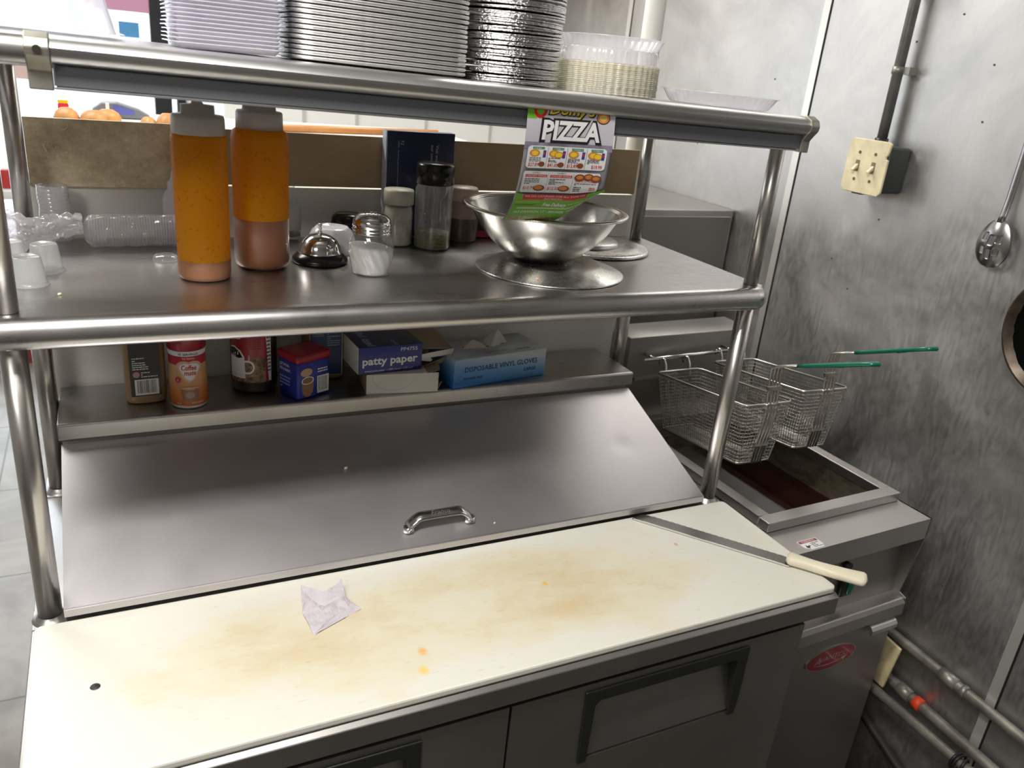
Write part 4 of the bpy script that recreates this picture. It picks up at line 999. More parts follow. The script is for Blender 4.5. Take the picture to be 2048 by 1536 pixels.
MB().lathe([(.0135, .086), (.0135, .098), (.0085, .101), (.003, .124), (.0001, .125)], 24).build('bottle_cap', LAV, t)

# ================================================================== MENU FLYER hanging from the rail into the bowl
t = thing('menu_flyer', 'curling printed pizza menu flyer hanging from the rail into the steel bowl', 'flyer', (.745, .30, .6))
FW, FH = .1420, .232
def fl(u, v, h=0):
    """u across 0..FW, v up 0..FH"""
    s_ = 1 - v / FH; uu = u / FW
    def base(s_, uu):
        y = .2732 + .006 * s_ + .108 * max(0, s_ - .12) ** 2
        zz = .7290 - .232 * s_ * (1 - .225 * s_ * s_)
        y -= .016 * (uu - .3) ** 2 * s_ * 3
        curl = max(0, s_ - .55) * max(0, uu - .66) ** 1.3
        zz += curl * .60; y -= curl * .20
        x = .668 + uu * FW * (1 - .35 * max(0, s_ - .7) * max(0, uu - .4)) + .016 * s_ ** 2
        return Vector((x, y, zz))
    p = base(s_, uu); e = .004
    tu = base(s_, uu + e) - base(s_, uu - e); tv = base(s_ - e, uu) - base(s_ + e, uu); n_ = tu.cross(tv).normalized()
    p = p + n_ * h - Vector((.745, .30, .6))
    return tuple(p)
PAPB = plain('flyer_paper', (.20, .19, .21), .35, var=.35, vscale=30, coat=.3)
mb = MB().grid(lambda a, b_: fl(a * FW, b_ * FH), 24, 40); mb.build('paper_sheet', PAPB, t, solid=.00025)
ar = Art(lambda u, v, h: fl(u, v, h + .0002))
LG = plain('flyer_lilac', (.50, .48, .53), .4); YEL = plain('flyer_yellow', (.80, .58, .03), .4); GRN = plain('flyer_green', (.16, .42, .03), .4); RD = plain('flyer_red', (.55, .02, .02), .4)
PZ = plain('pizza_orange', (.62, .22, .05), .5); BRN = plain('dish_brown', (.22, .06, .03), .5); FWH = plain('flyer_white', (.74, .74, .75), .4); DGR = plain('tag_green', (.03, .20, .05), .5); BOT = plain('bottle_blue', (.03, .05, .30), .4)
VK = ((0, 0), (.082, .075), (.262, .225), (.335, .262), (.515, .41), (.535, .43), (.755, .60), (.785, .625), (.922, .83), (.985, .955), (1, 1))
def V(s_):
    for (a, b_), (c, d) in zip(VK, VK[1:]):
        if s_ <= c: return FH * (1 - (b_ + (d - b_) * (s_ - a) / (c - a)))
    return 0
ar.rect(0, V(.30), FW, V(0), LG, 12, 12)
ar.rect(0, V(.36), FW, V(.29), plain('flyer_mauve', (.22, .19, .26), .4, var=.4, vscale=60), 12, 3)
ar.poly([(0, V(.115)), (.014, V(.115)), (.032, V(.0)), (0, V(0))], GRN)
ar.ell(.020, V(.045), .011, .0135, RD); ar.ell(.020, V(.058), .006, .006, GRN)
ar.text("Domy's", .032, V(.078), .0215, INK, w=.079, bold=.075, shear=.25); ar.text("Domy's", .034, V(.076), .0200, YEL, w=.074, bold=.02, shear=.25)
ar.ell(.122, V(.082), .011, .0085, INK); ar.ell(.122, V(.082), .0098, .0072, PZ); ar.ell(.122, V(.082), .0065, .0045, plain('cheese', (.75, .50, .12), .5))
ar.text('PIZZA', .0215, V(.262), .0400, INK, w=.102, bold=.085, shear=.05); ar.text('PIZZA', .0255, V(.254), .0365, FWH, w=.094, bold=.035, shear=.05)
ar.rect(.006, V(.515), FW - .008, V(.335), FWH, r=.005)
prices = ('$27.89', '$41.00', '$12.89', '$19.99')
for k in range(4):
    u0 = .010 + .0315 * k
    if k: ar.rect(u0 - .003, V(.512), u0 - .0026, V(.34), INK)
    ar.rect(u0 + .004, V(.362), u0 + .023, V(.343), DGR); ar.text('COMBO %d' % (k + 1), u0 + .0135, V(.359), .0032, FWH, w=.016, align='C')
    ar.ell(u0 + .008, V(.392), .0085, .0055, PZ); ar.ell(u0 + .008, V(.392), .0055, .0035, YEL)
    if k % 2: ar.ell(u0 + .016, V(.400), .0075, .0048, PZ); ar.ell(u0 + .016, V(.400), .0058, .0035, YEL)
    ar.rect(u0 + .0215, V(.425), u0 + .0262, V(.368), BOT); ar.ell(u0 + .0238, V(.392), .002, .002, RD)
    ar.lines(u0, u0 + .019, V(.462), V(.422), 4, INK, seed=k)
    ar.text(prices[k], u0 + (.0 if k < 3 else .008), V(.498), .0078, RD, w=.0165, bold=.01)
    if k < 3: ar.ell(u0 + .0215, V(.480), .0052, .0042, BRN)
ar.rect(.005, V(.755), FW - .012, V(.535), FWH, r=.002)
for k in range(2):
    u0 = .009 + .041 * k; ar.rect(u0 + .038, V(.745), u0 + .0384, V(.55), INK)
    ar.text('COMBO %d' % (k + 1), u0 + .018, V(.558), .0042, INK, w=.014, align='C'); ar.rect(u0, V(.592), u0 + .036, V(.566), RD); ar.text('CHICKEN WINGS', u0 + .018, V(.588), .0048, FWH, w=.033, align='C')
    ar.lines(u0, u0 + .026, V(.665), V(.602), 4, INK, seed=9 + k); ar.text(('$10.79', '$12.50')[k], u0, V(.722), .0085, RD, w=.0185, bold=.01)
    ar.ell(u0 + .027, V(.705), .0095, .0060, BRN); ar.ell(u0 + .026, V(.700), .0070, .0038, PZ)
for a, b_ in ((.098, .585), (.112, .578), (.124, .590)): ar.ell(a, V(b_), .0085, .0065, BRN); ar.ell(a, V(b_ - .005), .0055, .0035, PZ)
ar.text('CHICKEN WINGS', .092, V(.630), .0042, RD, w=.034); ar.lines(.092, .126, V(.665), V(.637), 2, INK, seed=21); ar.lines(.092, .104, V(.735), V(.675), 3, INK, seed=22); ar.lines(.117, .126, V(.735), V(.675), 3, RD, seed=23)
GY = .765
ar.rect(0, V(1.0), FW, V(.785), GRN, 16, 12); ar.poly([(0, V(.785)), (.0, V(.762)), (.03, V(.785))], GRN); ar.poly([(FW - .026, V(.785)), (FW, V(.72)), (FW, V(.785))], GRN)
ar.rect(.014, V(.815), .118, V(.775), RD, 12, 6); ar.text('WE DO CATERING FOR ALL TYPE OF', .066, V(.797), .0052, FWH, w=.098, align='C'); ar.text('OCCASIONS', .066, V(.813), .0048, FWH, w=.03, align='C')
ar.text('MINIMUM ITEMS FROM', .004, V(.836), .0046, YEL, w=.042); ar.text('Free Delivery', .052, V(.862), .0125, FWH, w=.040, bold=.03, shear=.3)
ar.lines(.004, .046, V(.862), V(.842), 1, DGR, seed=31); ar.lines(.094, .128, V(.852), V(.840), 1, FWH, seed=32); ar.rect(.010, V(.885), .128, V(.872), plain('flyer_lightgreen', (.45, .60, .30), .4), 12, 2)
ar.text('663 DAWSON ST \u2022 BRONX, NY 10455', .008, V(.922), .0105, FWH, w=.118, bold=.01, shear=.12)
ar.text('646-796-1440', .002, V(.985), .0180, FWH, w=.134, bold=.05, shear=.12); ar.text('646-796-1440', .003, V(.984), .0172, RD, w=.132, bold=.02, shear=.12)
ar.build('printed_face', t, cut=.006)

# ================================================================== ON THE REAR LEDGE OF THE PREP TABLE
z = .1637
# brown sauce bottle, back label towards us
t = thing('brown_sauce_bottle', 'tan sauce bottle with a black back label and barcode, leftmost on the rear ledge', 'bottle', (.1730, .6780, z), math.radians(3))
def oval(prof, rx, ry, seg=48, pw=.62):
    mb = MB(); n = len(prof); vs = []
    for j in range(seg):
        a = 2 * PI * j / seg; c, s_ = math.cos(a), math.sin(a)
        for k, zz in prof: vs.append((rx * k * abs(c) ** pw * (1 if c >= 0 else -1), ry * k * abs(s_) ** pw * (1 if s_ >= 0 else -1), zz))
    fs = [(j * n + i, ((j + 1) % seg) * n + i, ((j + 1) % seg) * n + i + 1, j * n + i + 1) for j in range(seg) for i in range(n - 1)]
    return mb.add(vs, fs, 0, True)
oval([(.01, .001), (.90, .001), (.98, .004), (1, .012), (1, .150), (.93, .170), (.55, .188), (.45, .196)], .0335, .0230).build('bottle_body', plain('mustard_tan', (.34, .215, .11), .3, coat=.3), t)
MB().lathe([(.0155, .190), (.0155, .215), (.010, .222), (.0001, .224)], 28).build('bottle_cap', plain('cap_black', (.02, .02, .02), .35), t)
ar = Art(plane_map((0, -.0231, 0), (1, 0, 0), (0, 0, 1), (0, -1, 0))); LB = plain('label_black', (.022, .022, .024), .4)
ar.rect(-.0255, .016, .0235, .155, LB); ar.lines(-.021, .020, .116, .136, 6, FWH, seed=41); ar.lines(-.021, -.002, .0835, .0875, 1, FWH, seed=43)
ar.lines(-.021, .004, .064, .083, 5, FWH, seed=42); ar.ell(-.0155, .056, .0055, .0055, plain('seal_pink', (.55, .28, .26), .5)); ar.lines(-.008, .018, .050, .061, 3, FWH, seed=44)
ar.barcode(-.019, .018, .019, .047); ar.build('back_label', t)
# coffee creamer
def crr(v): return .0315
t = thing('creamer_bottle', 'coffee creamer bottle with red top and orange lower half on the rear ledge', 'creamer', (.2405, .6450, z))
cp = [(.0001, .001), (.0285, .001), (.0310, .004), (.0318, .02), (.0318, .05), (.0298, .085), (.0292, .098), (.0305, .108)]
mb = MB().lathe(dens(cp, 3), 48)
def cream_mat():
    m, nt, N, L, b = nodes('creamer_label'); tc = N.new('ShaderNodeTexCoord'); sp = N.new('ShaderNodeSeparateXYZ'); L.new(tc.outputs['Object'], sp.inputs[0])
    r = N.new('ShaderNodeValToRGB'); mr = N.new('ShaderNodeMapRange'); mr.inputs[1].default_value = 0; mr.inputs[2].default_value = .108; L.new(sp.outputs[2], mr.inputs[0]); L.new(mr.outputs[0], r.inputs[0])
    e = r.color_ramp.elements; e[0].position = 0; e[0].color = (.70, .68, .62, 1); e[1].position = 1; e[1].color = (.55, .33, .16, 1)
    for p_, c in ((.05, (.70, .68, .62)), (.07, (.42, .095, .012)), (.30, (.52, .17, .03)), (.55, (.60, .33, .14)), (.75, (.58, .36, .18))): k = e.new(p_); k.color = (*c, 1)
    L.new(r.outputs[0], b.inputs['Base Color']); b.inputs['Roughness'].default_value = .3; return m
mb.build('bottle_body', cream_mat(), t)
MB().lathe([(.0300, .107), (.0318, .109), (.0318, .140), (.030, .150), (.020, .153), (.0001, .154)], 48).build('bottle_cap', DRED, t)
rfun = lambda v: .0318 if v < .05 else (.0318 - (v - .05) / .035 * .0020 if v < .085 else (.0298 if v < .098 else .0305))
rf2 = lambda v: rfun(v) + .0003
a0 = -PI / 2 - .028 / .0318
ar = Art(cyl_map(rf2, a0, 0)); ar.rect(-.02, .098, .075, .1068, FWH, 24); ar.text('65 SERVINGS', .028, .1000, .0055, INK, w=.034, align='C', bold=.02)
ar.rect(-.02, .082, .075, .0978, plain('creamer_red', (.42, .01, .03), .4), 24); ar.text('THE ORIGINAL', .028, .0925, .0045, FWH, w=.022, align='C')
CB = plain('creamer_beige', (.62, .42, .25), .4); ar.ell(.020, .080, .014, .0095, CB); ar.ell(.037, .080, .014, .0095, CB); ar.poly([(.008, .076), (.048, .076), (.036, .056), (.028, .050), (.020, .056)], CB)
ar.ell(.022, .078, .011, .0070, FWH); ar.ell(.036, .078, .011, .0070, FWH); ar.poly([(.0115, .0755), (.0465, .0755), (.035, .058), (.029, .054), (.023, .058)], FWH)
ar.text('Coffee', .028, .0735, .0125, RED, w=.026, align='C', bold=.03, shear=.1); ar.text('mate', .030, .0645, .0115, RED, w=.020, align='C', bold=.03, shear=.1)
ar.ell(.0085, .0555, .0050, .0055, RED); ar.text('A', .0085, .0535, .0055, FWH, align='C')
ar.ell(.028, .040, .0155, .0030, plain('cup_rim', (.55, .36, .22), .3)); ar.poly([(.0125, .040), (.0435, .040), (.040, .020), (.034, .0165), (.022, .0165), (.016, .020)], plain('cup_coffee', (.25, .11, .05), .3)); ar.ell(.028, .028, .0075, .006, plain('cup_swirl', (.35, .24, .17), .3))
ar.text('NET WT', .006, .0105, .0042, FWH, w=.007); ar.text('35.3 OZ', .006, .0065, .0036, FWH, w=.011); ar.text('RICH & CREAMY', .030, .0115, .0046, FWH, w=.020)
ar.build('printed_label', t, cut=.006)
# instant coffee jar
t = thing('instant_coffee_jar', 'red-labelled glass jar of instant coffee showing a white cup, on the rear ledge', 'coffee jar', (.3610, .7020, z))
MB().lathe([(.0001, .001), (.038, .001), (.0415, .004), (.0420, .02), (.0415, .135), (.035, .150), (.033, .155)], 48).build('glass_jar', clear('coffee_glass', tint=(.5, .42, .36), alpha=.9, rough=.05), t)
MB().lathe([(.0001, .003), (.0395, .004), (.0402, .02), (.0398, .125), (.0001, .127)], 40).build('coffee', plain('coffee_granules', (.030, .012, .006), .7, bump=1, bscale=300), t)
MB().lathe([(.034, .150), (.037, .152), (.037, .172), (.0001, .174)], 40).build('jar_lid', DRED, t)
ar = Art(cyl_map(.0423, -PI / 2 - .045 / .0423, 0)); LR = plain('coffee_label_red', (.30, .012, .018), .35, coat=.2)
ar.rect(-.012, .022, .072, .130, LR, 26); ar.poly([(.066, .022), (.072, .022), (.072, .130), (.060, .130)], FWH); ar.lines(.0625, .071, .040, .125, 12, INK, seed=51)
ar.rect(-.012, .022, .060, .060, plain('beans_tan', (.20, .12, .06), .5, var=.8, vscale=160), 20); ar.ell(.045, .062, .016, .010, plain('beans_tan', (.2, .12, .06)))
ar.text('gal', .001, .1120, .0300, FWH, bold=.05); ar.ell(.030, .066, .0018, .010, plain('steam', (.55, .30, .26), .5))
ar.ell(.027, .052, .013, .0135, FWH); ar.ell(.027, .052, .0095, .010, plain('beans_tan', (.2, .12, .06))); ar.poly([(-.010, .088), (.002, .0905), (.015, .083), (.022, .072), (.023, .030), (-.010, .030)], FWH)
ar.poly([(-.010, .086), (.001, .0880), (.012, .081), (.0185, .0705), (.010, .0680), (-.010, .072)], plain('coffee_black', (.02, .008, .004), .15)); ar.text('MAKES UP TO 210 CUPS', -.006, .034, .0050, plain('small_print', (.45, .42, .38), .5), w=.050)
for i in range(10): ar.rect(.026, .086 + i * .0042, .050, .0875 + i * .0042, plain('label_pink', (.42, .05, .05), .5), 4); ar.lv -= 1
ar.build('printed_label', t, cut=.006)
# blue tub with red lid
t = thing('cocoa_tub', 'square blue drink-mix tub with a dark red lid on the rear ledge', 'tub', (.4480, .6490, z), math.radians(24))
MB().cbox(-.0400, .0320, -.0270, .0330, 0, .0730, .005).build('tub_body', BLUE, t)
MB().cbox(-.0430, .0350, -.0300, .0360, .0700, .0880, .007, n=3).build('tub_lid', DRED, t)
MB().lathe([(.012, .0882), (.0001, .0886)], 20, (-.004, .002, 0)).build('lid_mark', plain('mark_ochre', (.32, .10, .02), .5), t) if False else None
ar = Art(plane_map((-.0401, 0, 0), (0, -1, 0), (0, 0, 1), (-1, 0, 0)))      # left-hand face
ar.text('JUST SPOON,', -.028, .058, .0075, FWH, w=.030, bold=.02); ar.text('STIR & ENJOY.', -.028, .049, .0075, FWH, w=.034, bold=.02); ar.lines(-.028, .004, .014, .040, 4, plain('tub_pale', (.30, .35, .60), .5), seed=61)
ar.build('side_print', t)
ar = Art(plane_map((0, -.0271, 0), (1, 0, 0), (0, 0, 1), (0, -1, 0)))       # right-hand face
ar.barcode(.003, .006, .029, .040, 5); ar.lines(.004, .026, .046, .056, 2, FWH, seed=62); ar.build('barcode_panel', t)
MUG = plain('mug_brown', (.28, .14, .06), .3)
ar = Art(lambda u, v, h: plane_map((-.0401, -.020, 0), (0, -1, 0), (0, 0, 1), (-1, 0, 0))(u, v, h) if u < .001 else plane_map((-.0352, -.0271, 0), (1, 0, 0), (0, 0, 1), (0, -1, 0))(u, v, h))
ar.ell(.0145, .052, .013, .008, plain('foam_tan', (.50, .33, .20), .5)); ar.poly([(.0035, .036), (.0305, .036), (.0285, .012), (.022, .004), (.012, .004), (.0055, .012)], MUG); ar.ell(.017, .036, .0135, .0075, FWH); ar.ell(.017, .036, .0115, .0060, plain('cocoa', (.25, .12, .06), .4))
ar.build('mug_picture', t)
# yellow mustard bottle with blue label, behind
t = thing('mustard_bottle', 'yellow squeeze bottle with an arched blue label behind the blue tub', 'bottle', (.4960, .7260, z))
oval([(.01, .001), (.92, .001), (1, .006), (1, .125), (.90, .150), (.5, .170)], .0400, .0260).build('bottle_body', plain('bottle_gold', (.22, .15, .03), .35, coat=.3), t)
MB().lathe([(.018, .168), (.018, .190), (.006, .196), (.003, .212), (.0001, .213)], 24).build('bottle_cap', plain('cap_gold', (.35, .25, .04), .4), t)
ar = Art(plane_map((0, -.0262, 0), (1, 0, 0), (0, 0, 1), (0, -1, 0)))
def arch(w_, z0, z1, r_): return [(-w_, z0), (w_, z0), (w_, z1 - r_)] + circ(8, r_, 0, PI / 2, (w_ - r_, z1 - r_), True) + circ(8, r_, PI / 2, PI, (-w_ + r_, z1 - r_), True)
ar.poly(arch(.0320, .01, .141, .014), plain('label_edge', (.60, .52, .22), .5)); ar.poly(arch(.0305, .011, .1395, .013), plain('label_blue', (.020, .055, .16), .4))
ar.text('SPICY', 0, .127, .0085, plain('label_gold', (.45, .42, .20), .5), w=.030, align='C', bold=.03); ar.text('BROWN', 0, .119, .0070, plain('label_gold', (.45, .42, .2)), w=.026, align='C', bold=.02)
ar.lines(-.027, -.004, .09, .108, 5, plain('label_pale', (.35, .38, .45), .5), seed=71); ar.lines(.002, .027, .07, .105, 8, plain('label_pale', (.35, .38, .45)), seed=72)
ar.build('printed_label', t)
# torn white carton
t = thing('torn_carton', 'worn white carton torn open at its right end, under the patty paper box', 'box', (.5520, .6110, z), math.radians(-6))
mb = MB()
mb.box(0, .1400, 0, .0012, 0, .0395); mb.box(0, .1300, .105, .1062, 0, .0395); mb.box(0, .0012, .0012, .105, 0, .0395); mb.box(0, .1400, .0012, .105, 0, .0012)
mb.box(.0012, .118, .0012, .105, .0383, .0395)
mb.build('carton', CARD, t)
rd = random.Random(5)
def ragged(x0, y0, x1, y1, z0, n, am, nm, mat, tilt):
    mb = MB(); vs = []
    for i in range(n + 1):
        f = i / n; x = x0 + (x1 - x0) * f; y = y0 + (y1 - y0) * f; o_ = rd.uniform(.4, 1) * am
        vs += [(x, y, z0), (x + tilt[0] * o_, y + tilt[1] * o_, z0 + tilt[2] * o_)]
    mb.add(vs, [(2 * i, 2 * i + 2, 2 * i + 3, 2 * i + 1) for i in range(n)]); return mb.build(nm, mat, t, solid=.0008)
ragged(.118, 0, .118, .105, .039, 14, .030, 'torn_flap', KRAFT, (1, 0, .25))
ragged(.1398, .001, .1398, .105, .004, 14, .022, 'torn_edge', KRAFT, (.5, .0, 1))
MB().box(-.0008, .0, .002, .104, .001, .039).build('brown_side', KRAFT, t)
ar = Art(plane_map((0, 0, 0), (1, 0, 0), (0, 0, 1), (0, -1, 0)))
ring_ = [(.010 + .042 * (1 + math.cos(a)), .036 + .030 * math.sin(a)) for a in [PI + PI * i / 20 for i in range(21)]]
ar.poly([(u, v) for u, v in ring_] + [(u * .994 + .0003, v + .0007) for u, v in ring_[::-1]], plain('pencil_grey', (.36, .34, .31), .8))
ar.build('pencil_arc', t)
# patty paper box
t = thing('patty_paper_box', 'dark blue patty paper box lying on the torn white carton', 'box', (.5360, .6130, z + .0400), math.radians(3))
mb = MB().cbox(0, .1280, 0, .120, .0005, .0540, .0010); mb.build('carton', NAVY, t)
ar = Art(plane_map((0, -.0002, 0), (1, 0, 0), (0, 0, 1), (0, -1, 0))); CB2 = plain('patty_blue', (.010, .016, .20), .4, coat=.2)
ar.rect(.0008, .001, .1272, .0535, CB2); ar.text('PP4755', .1175, .0415, .0105, FWH, w=.034, align='R')
ar.text('patty paper', .0075, .0185, .0215, FWH, w=.1110, bold=.028); ar.text('waxed patty paper  \u2022 1000 sheets \u2022 4.75" x 5"', .0120, .0045, .0052, FWH, w=.098)
ar.build('front_print', t)
ar = Art(plane_map((0, 0, .0541), (1, 0, 0), (0, 1, 0), (0, 0, 1))); PT2 = plain('print_dimblue', (.25, .28, .50), .5)
ar.text('patty paper', .030, .004, .0215, PT2, w=.108, bold=.03, rot=PI / 2); ar.text('patty', .078, .004, .010, PT2, w=.030, bold=.02, rot=PI / 2); ar.build('top_print', t)
MB().box(-.0008, -.0001, .0008, .1192, .001, .0535).build('white_end', CARD, t)
mb = MB().prism([(.128, .010), (.152, .006), (.1545, .010), (.149, .015), (.151, .019), (.129, .0175)], .010, .080, 'y'); mb.v = [(x, y, zz + .004) for x, y, zz in mb.v]; mb.build('wax_sheets', WHITE, t)
mb = MB().add([(.128, .002, .042), (.128, .110, .050), (.176, .118, .066), (.205, .060, .036), (.200, .012, .032)], [(0, 4, 3, 2, 1)]); mb.build('open_flap', KRAFT, t, solid=.0008)
mb = MB().add([(.128, .002, .030), (.200, .010, .034), (.198, .010, .022), (.128, .002, .020)], [(0, 1, 2, 3)]); mb.add([(.128, .004, .003), (.198, .010, .022), (.178, .020, .0), (.128, .010, -.002)], [(0, 1, 2, 3)], 1)
mb.build('side_flap', [CARD, KRAFT], t, solid=.0008)
# glove box
t = thing('glove_box', 'blue and white box of disposable vinyl gloves at the right of the rear ledge', 'box', (.7250, .5985, z), math.radians(8.6))
def glove_mat():
    m, nt, N, L, b = nodes('glove_box_card'); tc = N.new('ShaderNodeTexCoord'); sp = N.new('ShaderNodeSeparateXYZ'); L.new(tc.outputs['Object'], sp.inputs[0])
    sx_ = N.new('ShaderNodeMath'); sx_.operation = 'MULTIPLY_ADD'; sx_.inputs[1].default_value = .12; L.new(sp.outputs[0], sx_.inputs[0]); L.new(sp.outputs[2], sx_.inputs[2])
    mr = N.new('ShaderNodeMapRange'); mr.inputs[1].default_value = .0; mr.inputs[2].default_value = .085; L.new(sx_.outputs[0], mr.inputs[0])
    r = N.new('ShaderNodeValToRGB'); L.new(mr.outputs[0], r.inputs[0]); e = r.color_ramp.elements; e[0].position = .15; e[0].color = (.015, .13, .38, 1); e[1].position = .85; e[1].color = (.50, .54, .60, 1); k = e.new(.5); k.color = (.12, .30, .55, 1)
    L.new(r.outputs[0], b.inputs['Base Color']); b.inputs['Roughness'].default_value = .45; return m
GM = glove_mat(); GT = plain('glove_top', (.42, .47, .52), .5, var=.25, vscale=14)
MB().cbox(0, .2240, 0, .1080, 0, .0600, .0010).build('carton', GM, t)
MB().cbox(.0005, .2235, .0005, .1075, .0600, .0608, .0003, n=1).build('carton_top', GT, t)
ar = Art(plane_map((0, -.0002, 0), (1, 0, 0), (0, 0, 1), (0, -1, 0))); GI = plain('glove_ink', (.012, .03, .10), .5)
ar.text('DISPOSABLE VINYL GLOVES', .024, .0320, .0150, GI, w=.178, bold=.015); ar.text('LARGE', .200, .0165, .0100, GI, w=.030, align='R', bold=.01); ar.text('POWDER FREE', .022, .0155, .0070, GI, w=.045, bold=.02); ar.build('front_print', t)
ar = Art(plane_map((0, 0, .0609), (1, 0, 0), (0, 1, 0), (0, 0, 1))); ar.lines(.080, .135, .012, .024, 3, plain('glove_top_ink', (.22, .20, .22), .5), seed=81); ar.text('LARGE', .155, .012, .012, plain('large_ink', (.10, .12, .16), .5), w=.036)
ar.ell(.108, .060, .066, .024, plain('opening_card', (.50, .50, .50), .6)); ar.ell(.104, .060, .052, .012, plain('slot_grey', (.05, .05, .05), .8)); ar.build('top_opening', t)
VIN = plain('vinyl_glove', (.56, .54, .50), .4, spec=.4)
def tuft(cx, cy, rx, ry, h, seed):
    def f(u, v):
        a = 2 * PI * u; q = v; k = (1 - q) ** .8 * (1 + .22 * math.sin(3 * a + seed) + .12 * math.sin(7 * a + 2 * seed)); return (cx + rx * k * math.cos(a) + .008 * q * math.sin(seed), cy + ry * k * math.sin(a), .0612 + h * q ** .9)
    MB().grid(f, 30, 12).build('vinyl_glove', VIN, t)
tuft(.128, .062, .026, .014, .030, 1.3); tuft(.082, .058, .026, .012, .016, 4.2)

# ================================================================== ON THE TOP SHELF
def tz(x): return ZT - TILT * x + .0006
# left: large clear lid
t = thing('clear_catering_lid', 'large clear plastic catering lid at the left end of the top shelf', 'lid', (-.02, .56, tz(-.02) + .0020))
def frus(x, y, h, tx, ty):
    return [(-x, -y, 0), (x, -y, 0), (x, y, 0), (-x, y, 0), (-x + tx, -y + ty, h), (x - tx, -y + ty, h), (x - tx, y - ty, h), (-x + tx, y - ty, h)]
def sidef(u, v):
    P_ = [(-1, -1), (1, -1), (1, 1), (-1, 1)]; k = int(u * 4) % 4; f = u * 4 - int(u * 4); a, b_ = P_[k], P_[(k + 1) % 4]
    hx = .185 - .026 * v; hy = .125 - .026 * v; rb = .0018 * math.sin(u * 4 * 60)
    return ((a[0] + (b_[0] - a[0]) * f) * (hx + rb), (a[1] + (b_[1] - a[1]) * f) * (hy + rb), .105 * v)
MB().grid(sidef, 400, 3).build('ribbed_sides', clear('catering_plastic', tint=(.80, .80, .86), alpha=.42, rough=.25, bump=.6, bscale=40), t)
MB().box(-.160, .160, -.10, .10, .105, .1056).build('lid_top', CLEARM, t)
MB().prism(rrect(-.196, .196, -.136, .136, .02), .0, .0016, 'z').build('lid_rim', CLEARM, t)
# clear hinged containers
def stack(proto, n, pitch, jit, seed, labf):
    rd = random.Random(seed); base = proto.location.copy(); out = [proto]
    for i in range(1, n):
        o = proto.copy(); S.collection.objects.link(o); o.location = base + Vector((rd.uniform(-jit, jit), rd.uniform(-jit, jit), i * pitch)); out.append(o)
        for ch in proto.children:
            c = ch.copy(); S.collection.objects.link(c); c.parent = o
    for o in out: tag(o, labf[0], labf[1], labf[2])
    return out
mb = MB()
def trayp(hx, hy, r_, z0, h, flange, rib=0):
    """open rectangular tray: flange at the top, sloping ribbed walls, floor"""
    mb = MB(); rings = []
    for (ex, zz) in ((flange, h), (flange, h - .0012), (0, h - .0012), (-.007, z0 + .001)):
        rings.append([(x, y, zz) for x, y in rrect(-hx - ex, hx + ex, -hy - ex, hy + ex, r_ + ex, 7)])
    n = len(rings[0]); vs = sum(rings, [])
    mb.add(vs, [(i * n + k, i * n + (k + 1) % n, (i + 1) * n + (k + 1) % n, (i + 1) * n + k) for i in range(3) for k in range(n)], 0, False)
    mb.add(rings[3], [tuple(range(n))]); return mb
o = trayp(.066, .085, .012, 0, .009, .006).build('clear_container', CLEARB, loc=(.3000, .5050, tz(.3)), solid=.0004)
stack(o, 34, .0050, .0012, 3, ('clear square plastic food container in the stack left of the foil trays', 'food container', 'stack of clear containers'))
# rectangular foil trays
mb = MB()
def foiltray(hx, hy, h):
    mb = MB(); rings = []
    prof = ((.0050, h - .0044), (.0068, h - .0030), (.0070, h - .0008), (.0055, h + .0006), (.0030, h + .0008), (0, h - .0004), (-.006, .0006))
    for (ex, zz) in prof: rings.append([(x, y, zz) for x, y in rrect(-hx - ex, hx + ex, -hy - ex, hy + ex, .024 + ex, 8)])
    n = len(rings[0]); k0 = len(rings)
    vs = sum(rings, []); mb.add(vs, [(i * n + k, i * n + (k + 1) % n, (i + 1) * n + (k + 1) % n, (i + 1) * n + k) for i in range(k0 - 1) for k in range(n)], 0, True)
    mb.add(rings[-1], [tuple(range(n))]); return mb
o = foiltray(.124, .092, .0070).build('foil_tray', FOILT, loc=(.5130, .5180, tz(.51) - .0002))
o.rotation_euler = (0, math.radians(1.1), math.radians(-2))
stack(o, 27, .0065, .0009, 5, ('shallow rectangular aluminium foil tray in the tall stack on the top shelf', 'foil tray', 'stack of rectangular foil trays'))
# round foil pans
def crink(seed, am):
    rd = random.Random(seed); ph = [rd.uniform(0, 6.28) for _ in range(6)]
    return lambda a, zz, i: 1 + am * (math.sin(37 * a + ph[0]) + .7 * math.sin(61 * a + ph[1]) + .6 * math.sin(89 * a + ph[2])) * (1 if i < 4 else 0)
def crink2(seed):
    rd = random.Random(seed); tab = [[rd.gauss(0, 1) for _ in range(130)] for _ in range(5)]
    def f(a, zz, i):
        if i > 4: return 1
        p = a / (2 * PI) * 130; k = int(p) % 130; q = p - int(p); return 1 + .0038 * (tab[i][k] * (1 - q) + tab[i][(k + 1) % 130] * q)
    return f
mbs = []
for k in range(8):
    m_ = MB().lathe([(.0868, .0001), (.0876, .0006), (.0879, .0016), (.0876, .0026), (.0868, .0031), (.0850, .0030), (.0800, .0012), (.0001, .0010)], 260, fn=crink2(k)); mbs.append(m_)
first = [m_.build('foil_pan', FOIL, loc=(.7360, .5050, tz(.74) - .0006)) for m_ in mbs]
N_ = 48; rd = random.Random(8); base = first[0].location.copy()
